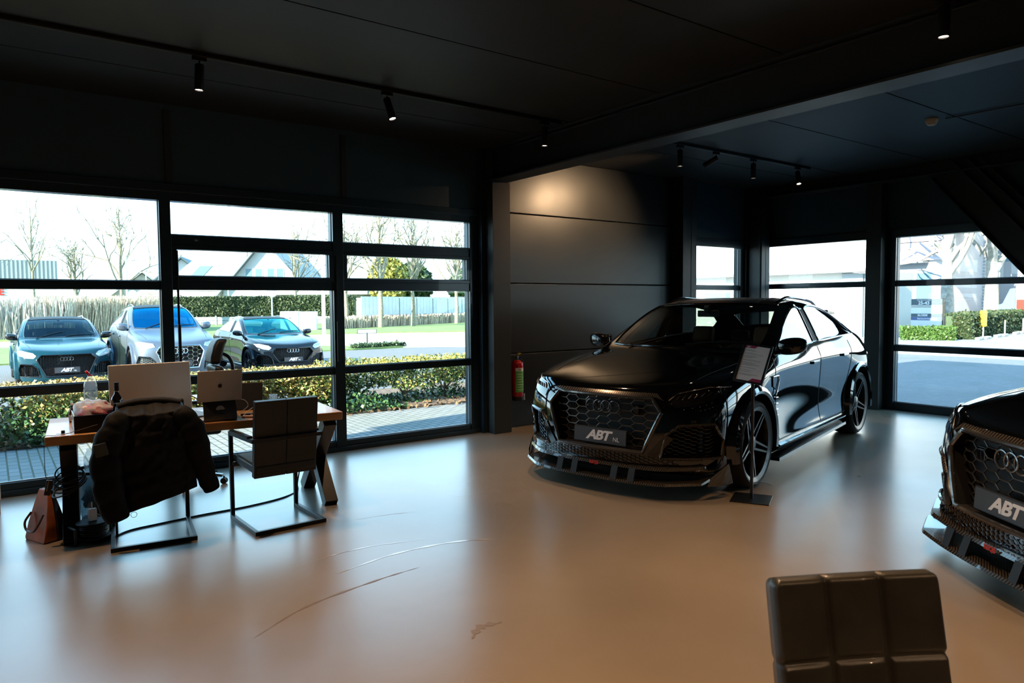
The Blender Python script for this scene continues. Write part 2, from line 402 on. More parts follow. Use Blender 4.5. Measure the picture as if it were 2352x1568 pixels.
tag(track(6.15, 9.35, 5.62), 'black lighting track above the parked black car near the corner', 'lighting track')
tag(track(-2.5, 4.95, 1.98), 'black lighting track at the top edge above the foreground', 'lighting track')
spot(-.02, 5.68, 'black track spotlight cut off by the left edge of the photo', .3, 1.7, 140, 80)
spot(1.33, 5.68, 'black cylindrical track spotlight above the desk, hanging straight down', .05, 0, 110, 80)
spot(2.86, 5.68, 'black track spotlight above the desk chairs, tilted with a bright wide lens', .32, 2.09, 150, 75)
spot(4.62, 5.68, 'black track spotlight at the end of the long track beside the beam', .02, 0, 110, 75)
spot(6.62, 5.62, 'black spotlight right behind the ceiling beam, nearest the panelled wall', .0, 0, 60, 65, group='spotlights above the car')
spot(7.29, 5.62, 'black track spotlight tilted sideways towards the panelled wall', 1.10, -1.156, 240, 95, True, 1.0, group='spotlights above the car')
spot(8.05, 5.62, 'short black track spotlight hanging straight, right of the tilted one', .0, 0, 60, 65, group='spotlights above the car')
spot(9.06, 5.62, 'black track spotlight with glowing lens at the track end near the corner', .34, .9, 60, 65, group='spotlights above the car')
spot(4.74, 1.98, 'black spotlight cut off by the top edge at the upper right', .04, 0, 110, 70)
for yy, lb_ in ((-1.62, 'nearer'), (-4.2, 'farther')):
    tag(track(-3.5, 4.7, yy), 'black lighting track behind the viewpoint, the %s of two' % lb_, 'lighting track')
    for x in (-2.6, -.9, .8, 2.5, 4.2): spot(x, yy, 'black track spotlight behind the viewpoint', .25, -PI/2, 80, 90, group='spotlights behind the viewpoint')
tag(track(5.6, 10.2, 1.2), 'black lighting track above the second black car', 'lighting track')
for x in (6.2, 7.6, 9.0): spot(x, 1.2, 'black track spotlight above the second black car', .05, 0, 60, 80, group='spotlights above the second car')
for x in (-1.6, .2, 1.8, 3.3): spot(x, 1.98, 'black track spotlight above the foreground floor', .05, 0, 150, 90, group='spotlights above the foreground')
# smoke detector
r = thing('smoke_detector', 'small cream smoke detector on the black ceiling right of the beam', 'smoke detector', (7.95, 3.42, ZC))
cream = mat('cream_plastic', (.55, .47, .33), .45)
MB().lathe([(.06, 0), (.062, -.02), (.055, -.035)], 32, cap=True).build('base', cream, r)
MB().lathe([(.052, -.035), (.05, -.045), (.035, -.062), (0, -.066)], 32).build('cover', cream, r)
# ---------------------------------------------------------------- cars
black_paint = mat('black_paint', (0.0015, 0.0017, 0.0022), 0.06, 0.0, coat=1.0, spec=0.8)
gloss_black = mat('gloss_black', (0.004, 0.004, 0.005), 0.12, coat=0.6)
matt_black = mat('matt_black_plastic', (0.008, 0.008, 0.009), 0.55)
grille_metal = mat('grille_metal', (0.16, 0.14, 0.12), 0.22, 0.8, coat=0.3)
frame_metal = mat('grille_frame_metal', (0.10, 0.095, 0.09), 0.18, 0.7, coat=0.6)
trim_refl = mat('trim_refl', (0.22, 0.22, 0.25), 0.15, 0.9)  # window trim is gloss black; its pale reflection is put into this colour
rubber = mat('tyre_rubber', (0.012, 0.012, 0.013), 0.7, bump=0.1, bscale=90)
rim_black = mat('rim_black', (0.005, 0.005, 0.006), 0.34, 0.0, coat=0.15)
chrome = mat('chrome', (0.75, 0.77, 0.8), 0.12, 1.0)
lamp_glass = mat('lamp_lens', (0.01, 0.01, 0.012), 0.05, coat=1.0)
lamp_white = mat('lamp_lens_clear', (0.55, 0.58, 0.6), 0.08, 0.3, coat=1.0)
plate_grey = mat('plate_grey', (0.05, 0.055, 0.065), 0.45)
plate_white = mat('plate_white', (0.75, 0.76, 0.78), 0.5)
leather_tan = mat('leather_tan', (0.25, 0.11, 0.05), 0.5)
leather_dark = mat('leather_dark', (0.02, 0.02, 0.022), 0.5)
red_mark = mat('red_mark', (0.5, 0.03, 0.02), 0.4)
carwin = glassmat('tinted_car_glass', (0.25, 0.28, 0.27), 0.30)
windsc = glassmat('windscreen_glass', (0.72, 0.78, 0.76), 0.07)
windsc_out = glassmat('windscreen_glass_blue', (0.45, 0.75, 0.85), 0.12, gcol=(0.25, 0.8, 1.0))
def carbon_mat():
    m = mat('carbon_fibre', (0.02, 0.017, 0.014), 0.22, 0.3, coat=1.0)
    n = m.node_tree.nodes; l = m.node_tree.links; b = n['Principled BSDF']
    t = n.new('ShaderNodeTexCoord'); mp = n.new('ShaderNodeMapping'); mp.inputs['Rotation'].default_value = (0.6, 0.4, 0.8)
    ck = n.new('ShaderNodeTexWave'); ck.inputs['Scale'].default_value = 32; ck.wave_type = 'BANDS'
    rp = n.new('ShaderNodeValToRGB'); rp.color_ramp.elements[0].color = (0.004, 0.004, 0.004, 1); rp.color_ramp.elements[1].color = (0.11, 0.09, 0.07, 1)
    l.new(t.outputs['Object'], mp.inputs[0]); l.new(mp.outputs[0], ck.inputs[0]); l.new(ck.outputs[0], rp.inputs[0]); l.new(rp.outputs[0], b.inputs['Base Color'])
    return m
carbon = carbon_mat()

# control cage of the body, half width, x forward, y to the side, z up; rows: side k0..k5, top m1..m4
SUV = dict(
 # (x of row k, y, z) for k = 0..5 : bottom to belt
 side=[
  [(2.22,.86,.19),(2.25,.90,.27),(2.27,.93,.45),(2.26,.95,.66),(2.22,.93,.82),(2.17,.885,.905)],
  [(2.05,.93,.20),(2.07,.975,.29),(2.06,1.00,.47),(2.05,1.01,.68),(2.02,.985,.86),(1.98,.925,.965)],
  [(1.61,.96,.21),(1.61,1.015,.30),(1.61,1.03,.50),(1.61,1.04,.74),(1.61,1.015,.93),(1.61,.935,1.03)],
  [(1.20,.95,.21),(1.20,1.005,.30),(1.20,1.00,.50),(1.20,1.015,.76),(1.20,1.00,.97),(1.22,.935,1.07)],
  [(.98,.94,.21),(.98,.995,.30),(.98,.975,.50),(.98,.99,.76),(.98,.995,.98),(.98,.935,1.102)],
  [(.55,.94,.21),(.55,.995,.30),(.55,.955,.50),(.55,.98,.76),(.55,.99,.99),(.55,.93,1.12)],
  [(.10,.94,.21),(.10,.995,.30),(.10,.95,.50),(.10,.98,.77),(.10,.99,1.00),(.10,.93,1.145)],
  [(-.23,.94,.21),(-.23,.995,.30),(-.23,.95,.50),(-.23,.98,.78),(-.23,.99,1.01),(-.23,.93,1.155)],
  [(-.27,.94,.21),(-.27,.995,.30),(-.27,.95,.50),(-.27,.98,.78),(-.27,.99,1.01),(-.27,.93,1.16)],
  [(-.80,.94,.21),(-.80,.995,.30),(-.80,.96,.50),(-.80,.99,.79),(-.80,1.005,1.02),(-.80,.93,1.175)],
  [(-1.18,.95,.22),(-1.18,1.005,.31),(-1.18,.99,.50),(-1.18,1.02,.79),(-1.18,1.02,1.03),(-1.18,.93,1.195)],
  [(-1.61,.96,.24),(-1.61,1.015,.33),(-1.61,1.03,.52),(-1.61,1.05,.79),(-1.61,1.03,1.03),(-1.66,.925,1.205)],
  [(-2.02,.93,.28),(-2.02,.985,.37),(-2.02,1.00,.55),(-2.02,1.02,.80),(-2.02,.99,1.02),(-2.05,.89,1.17)],
  [(-2.30,.88,.32),(-2.32,.93,.41),(-2.32,.95,.58),(-2.32,.96,.80),(-2.30,.935,1.00),(-2.30,.85,1.11)],
  [(-2.42,.80,.34),(-2.46,.84,.42),(-2.48,.86,.60),(-2.47,.87,.80),(-2.44,.86,.96),(-2.43,.80,1.06)]],
 top=[
  [(2.27,.74,.915),(2.32,.58,.905),(2.38,.30,.885),(2.40,0,.88)],
  [(2.00,.80,.985),(2.04,.62,.985),(2.08,.32,.965),(2.09,0,.96)],
  [(1.61,.83,1.045),(1.62,.64,1.05),(1.64,.33,1.035),(1.64,0,1.03)],
  [(1.22,.88,1.083),(1.22,.79,1.093),(1.28,.37,1.095),(1.30,0,1.095)],
  [(.95,.925,1.118),(1.00,.865,1.120),(1.12,.44,1.128),(1.16,0,1.132)],
  [(.53,.845,1.345),(.60,.795,1.368),(.72,.40,1.394),(.75,0,1.40)],
  [(.09,.765,1.545),(.17,.712,1.578),(.29,.37,1.606),(.32,0,1.612)],
  [(-.23,.74,1.572),(-.23,.66,1.618),(-.23,.34,1.638),(-.23,0,1.643)],
  [(-.27,.74,1.574),(-.27,.66,1.62),(-.27,.34,1.641),(-.27,0,1.646)],
  [(-.80,.725,1.55),(-.80,.64,1.60),(-.80,.34,1.624),(-.80,0,1.63)],
  [(-1.22,.72,1.495),(-1.25,.62,1.56),(-1.25,.33,1.592),(-1.25,0,1.60)],
  [(-1.70,.78,1.315),(-1.70,.60,1.455),(-1.76,.33,1.51),(-1.78,0,1.525)],
  [(-2.12,.80,1.215),(-2.16,.68,1.235),(-2.28,.36,1.255),(-2.30,0,1.26)],
  [(-2.36,.76,1.13),(-2.42,.62,1.14),(-2.50,.33,1.15),(-2.52,0,1.155)],
  [(-2.47,.70,1.07),(-2.53,.56,1.075),(-2.60,.30,1.08),(-2.62,0,1.085)]],
 # front face: for each row k=0..4, the x of columns m1..m4, and z
 front=[((2.34,2.42,2.47,2.48),.17),((2.38,2.46,2.51,2.52),.26),((2.38,2.46,2.51,2.52),.44),((2.37,2.45,2.50,2.51),.64),((2.34,2.41,2.46,2.475),.81)],
 rear=[((-2.52,-2.60,-2.64,-2.65),.36),((-2.55,-2.63,-2.68,-2.69),.43),((-2.56,-2.64,-2.69,-2.70),.62),((-2.55,-2.63,-2.68,-2.69),.80),((-2.51,-2.60,-2.65,-2.66),.97)],
)
YC = (.74, .56, .29, 0.0)
def body_mesh(S, fx=None):
    """subdivided closed body with material indices 0 paint 1 windscreen 2 side glass 3 rear glass 4 roof glass"""
    fx = fx or (lambda p: p)
    bm = bmesh.new(); V = {}
    def vert(p):
        p = fx(p); k = tuple(round(c, 5) for c in p)
        if k not in V: V[k] = bm.verts.new(p)
        return V[k]
    side, top = S['side'], S['top']; N = len(side)
    def T(i, m): return side[i][5] if m == 0 else top[i][m-1]
    def Fr(k, m):
        if k == 5: return T(0, m)
        if m == 0: return side[0][k]
        xs, z = S['front'][k]; return (xs[m-1], YC[m-1], z)
    def Re(k, m):
        if k == 5: return T(N-1, m)
        if m == 0: return side[N-1][k]
        xs, z = S['rear'][k]; return (xs[m-1], YC[m-1], z)
    def B(i, m):
        if m == 0: return side[i][0]
        if i == 0: return Fr(0, m)
        if i == N-1: return Re(0, m)
        return (side[i][0][0], YC[m-1], .19)
    belt = []; crs = []
    for sg in (1, -1):
        g = lambda p: (p[0], p[1]*sg, p[2])
        def quad(a, b, c, d, mi=0):
            vs = []
            for q in (a, b, c, d):
                v = vert(g(q))
                if v not in vs: vs.append(v)
            if len(vs) > 2:
                f = bm.faces.new(vs); f.material_index = mi; f.smooth = True
        for i in range(N-1):
            for k in range(5): quad(side[i][k], side[i+1][k], side[i+1][k+1], side[i][k+1])
            for m in range(4):
                mi = 0
                if m == 0 and i in S.get('sg', (4, 5, 6, 8, 9, 10)): mi = 2
                if m == 0 and i == 7: mi = 5
                if m >= 2 and i in (4, 5): mi = 1
                if m >= 2 and i in S.get('rg', (11,)): mi = 3
                if m >= 2 and i in (6, 7, 8) and S.get('roofglass', True): mi = 4
                quad(T(i, m), T(i+1, m), T(i+1, m+1), T(i, m+1), mi)
            if i < 3: crs.append((vert(g(T(i, 2))), vert(g(T(i+1, 2))), .45))
            for m in range(4): quad(B(i, m), B(i+1, m), B(i+1, m+1), B(i, m+1))
            belt.append((vert(g(side[i][5])), vert(g(side[i+1][5]))))
            if 2 <= i <= 11:
                for kk, cc in ((1, .55), (4, .45)): crs.append((vert(g(side[i][kk])), vert(g(side[i+1][kk])), cc))
        for k in range(5):
            for m in range(4):
                quad(Fr(k, m), Fr(k, m+1), Fr(k+1, m+1), Fr(k+1, m)); quad(Re(k, m), Re(k, m+1), Re(k+1, m+1), Re(k+1, m))
        for m in range(4): belt.append((vert(g(Fr(5, m))), vert(g(Fr(5, m+1))))); belt.append((vert(g(Fr(1, m))), vert(g(Fr(1, m+1)))))
    bmesh.ops.recalc_face_normals(bm, faces=bm.faces)
    cl = bm.edges.layers.float.get('crease_edge') or bm.edges.layers.float.new('crease_edge')
    for a, b in belt:
        e = bm.edges.get((a, b))
        if e: e[cl] = 0.35
    for a, b, c_ in crs:
        e = bm.edges.get((a, b))
        if e: e[cl] = c_
    for e in bm.edges:
        ms = {f.material_index for f in e.link_faces}
        if 1 in ms and 0 in ms: e[cl] = 0.3
        if 2 in ms and 0 in ms: e[cl] = 0.5
    me = bpy.data.meshes.new('b'); bm.to_mesh(me); bm.free()
    return me
def apply_mods(o):
    dg = bpy.context.evaluated_depsgraph_get(); dg.update()
    me = bpy.data.meshes.new_from_object(o.evaluated_get(dg)); return me
def part_from(me, idx, name, m, parent, inv=False, offset=None):
    bm = bmesh.new(); bm.from_mesh(me)
    bmesh.ops.delete(bm, geom=[f for f in bm.faces if (f.material_index in idx) == inv], context='FACES')
    q = bpy.data.meshes.new(name); 
    if not inv:
        pass
    bm.to_mesh(q); bm.free()
    o = bpy.data.objects.new(name, q); COL.objects.link(o); o.parent = parent
    return o
def islands(bm):
    seen = set(); out = []
    for f in bm.faces:
        if f in seen: continue
        st = [f]; seen.add(f); isl = []
        while st:
            g = st.pop(); isl.append(g)
            for e in g.edges:
                for h in e.link_faces:
                    if h not in seen: seen.add(h); st.append(h)
        out.append(isl)
    return out
def glass_parts(me, idx, name, m, parent, trim=None, trim_r=0.009, trim_name='window_trim', label=None):
    """every island of faces with this material index becomes a pane of its own, with a trim along its edge"""
    bm = bmesh.new(); bm.from_mesh(me)
    bmesh.ops.delete(bm, geom=[f for f in bm.faces if f.material_index != idx], context='FACES')
    for isl in islands(bm):
        vm = {}; vs = []; fs = []
        for f in isl:
            t = []
            for v in f.verts:
                if v not in vm: vm[v] = len(vs); vs.append(v.co.copy())
                t.append(vm[v])
            fs.append(tuple(t))
        b = MB(); b.add(vs, fs, True); o = b.build(name, m, parent, autosm=False)
        if trim:
            ed = {}
            for f in isl:
                for e in f.edges:
                    if len(e.link_faces) == 1:
                        a, c = e.verts; ed.setdefault(a, []).append(c); ed.setdefault(c, []).append(a)
            if ed:
                st = next(iter(ed)); loop = [st]; prev = None; cur = st
                while True:
                    nx = [q for q in ed[cur] if q is not prev]
                    if not nx: break
                    prev, cur = cur, nx[0]
                    if cur is st or len(loop) > 5000: break
                    loop.append(cur)
                MB().tube([v.co for v in loop], trim_r, 6, closed=True).build(trim_name, trim, o)
    bm.free()
class Proj:
    def __init__(s, me):
        bm = bmesh.new(); bm.from_mesh(me); s.t = BVHTree.FromBMesh(bm); bm.free()
    def ray(s, o, d, off=0.0):
        h = s.t.ray_cast(Vector(o), Vector(d))
        if h[0] is None: return None
        n = h[1]
        if n.dot(Vector(d)) > 0: n = -n
        return h[0]+n*off
    def side(s, x, z, sg, off=0): return s.ray((x, sg*3, z), (0, -sg, 0), off)
    def front(s, y, z, off=0): return s.ray((5, y, z), (-1, 0, 0), off)
    def top(s, x, y, off=0): return s.ray((x, y, 4), (0, 0, -1), off)
    def line(s, fn, pts, r, off=0, n=30, b=None, k=6):
        b = b or MB(); seq = []
        for i in range(len(pts)-1):
            for j in range(n):
                t = j/n; seq.append([pts[i][q]*(1-t)+pts[i+1][q]*t for q in range(2)])
        seq.append(list(pts[-1])); out = []
        for q in seq:
            p = fn(q[0], q[1], off)
            if p is not None: out.append(p)
            else:
                if len(out) > 1: b.tube(out, r, k)
                out = []
        if len(out) > 1: b.tube(out, r, k)
        return b
    def patch(s, fn, poly, off=0.008, res=26, b=None, thick=0.012, raydir=None):
        """a panel with the outline poly laid on the body: grid of points, clipped to the outline"""
        b = b or MB()
        bmp = bmesh.new(); vs = [bmp.verts.new((p[0], p[1], 0)) for p in poly]; f = bmp.faces.new(vs)
        xs = [p[0] for p in poly]; ys = [p[1] for p in poly]
        for i in range(1, res):
            for ax in (0, 1):
                lo, hi = (min(xs), max(xs)) if ax == 0 else (min(ys), max(ys))
                c = lo+(hi-lo)*i/res; co = (c, 0, 0) if ax == 0 else (0, c, 0); no = (1, 0, 0) if ax == 0 else (0, 1, 0)
                bmesh.ops.bisect_plane(bmp, geom=bmp.verts[:]+bmp.edges[:]+bmp.faces[:], plane_co=co, plane_no=no, dist=1e-6)
        idx = {}; out = []; bad = set()
        for v in bmp.verts:
            p = fn(v.co.x, v.co.y, off)
            if p is None: bad.add(v); p = Vector((0, 0, 0))
            idx[v] = len(out); out.append(p)
        fs = [tuple(idx[v] for v in g.verts) for g in bmp.faces if not any(v in bad for v in g.verts)]
        n0 = len(out); rim = []
        for e in bmp.edges:
            if len(e.link_faces) == 1 and not any(v in bad for v in e.verts): rim.append((idx[e.verts[0]], idx[e.verts[1]]))
        inner = [fn(v.co.x, v.co.y, off-thick) or Vector((0, 0, 0)) for v in bmp.verts]
        out += inner
        fs += [(a, c, c+n0, a+n0) for a, c in rim]
        b.add(out, fs, True); bmp.free()
        return b
def in_poly(p, poly):
    x, y = p; c = False; n = len(poly)
    for i in range(n):
        x1, y1 = poly[i]; x2, y2 = poly[i-1]
        if (y1 > y) != (y2 > y) and x < (x2-x1)*(y-y1)/(y2-y1)+x1: c = not c
    return c
def honeycomb(poly, cw, ch, fn, r, b=None, skew=0.0, flat=0.5, ks=4):
    """tubes along the edges of elongated hexagons inside the outline; fn(y,z)->3D point"""
    b = b or MB(); xs = [p[0] for p in poly]; ys = [p[1] for p in poly]; segs = set()
    nx = int((max(xs)-min(xs))/cw)+3; ny = int((max(ys)-min(ys))/ch)+3; x0 = (max(xs)+min(xs))/2; y0 = (max(ys)+min(ys))/2
    fl = cw*flat/2; hw = cw*0.5+0.0
    dx = cw*(1+flat)/2*1.0
    for i in range(-nx, nx+1):
        for j in range(-ny, ny+1):
            cx = x0+i*dx; cy = y0+j*ch+(ch/2 if i % 2 else 0)
            P = [(cx-hw, cy), (cx-fl, cy+ch/2), (cx+fl, cy+ch/2), (cx+hw, cy), (cx+fl, cy-ch/2), (cx-fl, cy-ch/2)]
            for q in range(6):
                a, c = P[q], P[(q+1) % 6]
                a = (round(a[0], 4), round(a[1], 4)); c = (round(c[0], 4), round(c[1], 4))
                segs.add((min(a, c), max(a, c)))
    for a, c in segs:
        ia, ic = in_poly(a, poly), in_poly(c, poly)
        if not ia and not ic: continue
        if ia != ic:
            lo, hi = (a, c) if ia else (c, a)
            for _ in range(12):
                m = ((lo[0]+hi[0])/2, (lo[1]+hi[1])/2)
                if in_poly(m, poly): lo = m
                else: hi = m
                if _ == 0: pass
            inside = a if ia else c; a, c = inside, lo
            if abs(a[0]-c[0])+abs(a[1]-c[1]) < .004: continue
        b.tube([fn(*a), fn(*c)], r, ks)
    return b
def make_wheel(parent, x, y, z, rad, wid, rim_r, sg, style=0, steer=0.0, rm=None):
    """tyre with rim, spokes and hub; sg = +1 outer face towards +y"""
    rm = rm or rim_black
    M = Matrix.Translation((x, y, z)) @ Matrix.Rotation(steer, 4, 'Z') @ Matrix.Rotation(-sg*PI/2, 4, 'X')
    h = wid/2
    b = MB(); b.lathe([(rim_r, -h*.9), (rim_r+.01, -h), (rad-.035, -h*1.0), (rad-.01, -h*.86), (rad, -h*.6), (rad, h*.6), (rad-.01, h*.86), (rad-.035, h*1.0), (rim_r+.02, h*.98), (rim_r, h*.9)], 64, M, cap=False)
    for q in (-.45, 0, .45):
        pass
    t = b.build('wheel', rubber, parent)
    b = MB(); b.lathe([(rim_r-.004, -h*.85), (rim_r+.006, -h*.9), (rim_r-.03, -h*.3), (rim_r-.035, h*.6), (rim_r-.022, h*.86), (rim_r+.012, h*.96), (rim_r+.016, h*.9), (rim_r-.006, h*.8)], 64, M, cap=False)
    # back plate and hub
    b.lathe([(0, h*.25), (.07, h*.30), (.085, h*.55), (.06, h*.72), (0, h*.75)], 24, M)
    b.build('rim', rm, t)
    b = MB()
    n = 5
    for i in range(n):
        a0 = 2*PI*i/n+.3
        for dlt in (-.30, .30) if style == 0 else ((-.16, .16) if style == 1 else (-.42, .1)):
            k0, k1 = ((2.0, .22) if style == 0 else (.6, 1))
            p0 = Vector((.060*math.cos(a0+dlt*k0), .060*math.sin(a0+dlt*k0), h*.62))
            p1 = Vector(((rim_r-.015)*math.cos(a0+dlt*k1), (rim_r-.015)*math.sin(a0+dlt*k1), h*.86))
            d = (p1-p0).normalized(); u = d.cross(Vector((0, 0, 1))).normalized()
            vs = []
            for q, ww in ((p0, .011), (p1, .007)):
                for sx_, dz in ((-1, -.035), (1, -.035), (1, 0), (-1, 0)): vs.append(q+u*sx_*ww+Vector((0, 0, dz)))
            b.add([M @ v for v in vs], [(3, 2, 1, 0), (4, 5, 6, 7), (0, 1, 5, 4), (1, 2, 6, 5), (2, 3, 7, 6), (3, 0, 4, 7)])
    b.build('spokes', rm, t)
    b = MB(); b.lathe([(0, -h*.1), (rim_r*.62, -h*.1), (rim_r*.62, 0), (0, 0)], 40, M); b.build('brake_disc', mat('brake_steel', (.05, .05, .05), .4, .8), t)
    return t
def plate(parent, x, z, txt, sub_txt, w=0.52, h=0.12, tilt=0.06):
    M = Matrix.Translation((x, 0, z)) @ Matrix.Rotation(-tilt, 4, 'Y')
    b = MB(); b.box(-.012, .004, -w/2-.008, w/2+.008, -h/2-.008, h/2+.008, M)
    f = b.build('number_plate', matt_black, parent, bevel=.004); tag(f, label='dark grey show plate with white lettering in a black frame')
    b = MB(); b.box(.004, .007, -w/2, w/2, -h/2, h/2, M); b.build('plate_face', plate_grey, f)
    # letters face +x; text x axis runs towards +y seen from the front as left to right
    L = M @ Matrix.Translation((.008, -.015 if sub_txt else 0, 0)) @ Matrix(((0, 0, 1, 0), (1, 0, 0, 0), (0, 1, 0, 0), (0, 0, 0, 1)))
    text_mesh(txt, h*.92, plate_white, 'lettering', f, L, shear=.28, bold=h*.035, extrude=.001, sx=1.25, spacing=.86)
    if sub_txt:
        L = M @ Matrix.Translation((.008, .165, -h*.17)) @ Matrix(((0, 0, 1, 0), (1, 0, 0, 0), (0, 1, 0, 0), (0, 0, 0, 1)))
        text_mesh(sub_txt, h*.42, plate_white, 'lettering', f, L, extrude=.001)
    return f
def rings(parent, x, z, r=0.052, tube=.007, m=None, tilt=0.1):
    b = MB()
    for i in range(4):
        y = (i-1.5)*r*1.5
        b.torus((x-abs(y)*.06, y, z), r, tube, 'x', 36, 8)
    return b.build('ring_emblem', m or chrome, parent)
def make_mirror(parent, x, y, z, sg, m, sc_=1.0):
    """door mirror housing with its stalk"""
    b = MB(); M = Matrix.Translation((x, y, z)) @ Matrix.Scale(sc_, 4)
    prof = [(-.13, .02, .05), (-.115, .045, .09), (-.05, .07, .115), (.03, .072, .115), (.09, .06, .10), (.125, .035, .06), (.135, .012, .02)]
    # sections along local y (outwards), each a rounded box in x,z
    vs = []; n = 14; fs = []
    for (yy, ax, az) in prof:
        for k in range(n):
            a = 2*PI*k/n; ca, sa = math.cos(a), math.sin(a)
            px = ax*math.copysign(abs(ca)**.6, ca); pz = az*.72*math.copysign(abs(sa)**.7, sa)
            px += .03*(1-((yy+.13)/.27)) - .02
            vs.append(M @ Vector((px, sg*(yy+.13), pz+.03*(yy+.13)/.27)))
    for i in range(len(prof)-1):
        for k in range(n): fs.append((i*n+k, i*n+(k+1) % n, (i+1)*n+(k+1) % n, (i+1)*n+k))
    fs.append(tuple(range(n))); fs.append(tuple((len(prof)-1)*n+k for k in range(n)))
    b.add(vs, fs, True); o = b.build('mirror', m, parent, sub=1)
    b = MB(); b.tube([M @ Vector((.0, -sg*.08, -.06)), M @ Vector((.0, sg*.06, -.035))], .026*sc_, 8); b.build('mirror_arm', gloss_black, o)
    b = MB(); b.box(-.075, -.07, sg*.02 if sg > 0 else -.24, sg*.24 if sg > 0 else -.02, -.04, .075, M); b.build('mirror_glass', chrome, o)
    return o
def seat(parent, x, y, z, m, sc_=1.0, w=.5):
    b = MB(); M = Matrix.Translation((x, y, z))
    b.box(-.25, .28, -w/2, w/2, 0, .16, M)
    o = b.build('seat', m, parent, bevel=.05, seg=3)
    b = MB(); Mb = M @ Matrix.Translation((-.24, 0, .12)) @ Matrix.Rotation(-.28, 4, 'Y'); b.box(-.07, .07, -w/2, w/2, 0, .58, Mb); b.build('seat_back', m, o, bevel=.055, seg=3)
    b = MB(); b.box(-.05, .05, -.13, .13, .60, .80, Mb); b.build('headrest', m, o, bevel=.045, seg=3)
    return o
def interior(root, wx=1.0, zz=0.0, seat_m=None, rear=True):
    seat_m = seat_m or leather_dark
    for sg in (1, -1): seat(root, .12, sg*.37*wx, .42+zz, seat_m)
    if rear:
        b = MB(); b.box(-1.25, -.75, -.68*wx, .68*wx, .42+zz, .60+zz); s = b.build('rear_bench', seat_m, root, bevel=.05)
        b = MB(); M = Matrix.Translation((-1.2, 0, .55+zz)) @ Matrix.Rotation(-.35, 4, 'Y'); b.box(-.08, .08, -.68*wx, .68*wx, 0, .56, M); b.build('bench_back', seat_m, s, bevel=.05)
        for yy in (-.38, .38):
            b = MB(); b.box(-.04, .04, yy*wx-.12, yy*wx+.12, .58, .72, M); b.build('headrest', seat_m, s, bevel=.035)
    b = MB(); b.prism([(.62, .62), (.68, .98), (.95, 1.07), (1.25, 1.08), (1.25, .6)], -.82*wx, .82*wx, Matrix.Translation((0, 0, zz)) @ Matrix.Rotation(PI/2, 4, 'X'))
    b.build('dashboard', matt_black, root, bevel=.03)
    M = Matrix.Translation((.55, .38*wx, .98+zz)) @ Matrix.Rotation(R(65), 4, 'Y')
    b = MB(); b.torus((0, 0, 0), .18, .016, 'z', 36, 8, M); 
    b.box(-.17, .17, -.018, .018, -.01, .02, M); b.lathe([(0, 0), (.06, 0), (.06, .03), (0, .035)], 20, M)
    b.build('steering_wheel', matt_black, root)
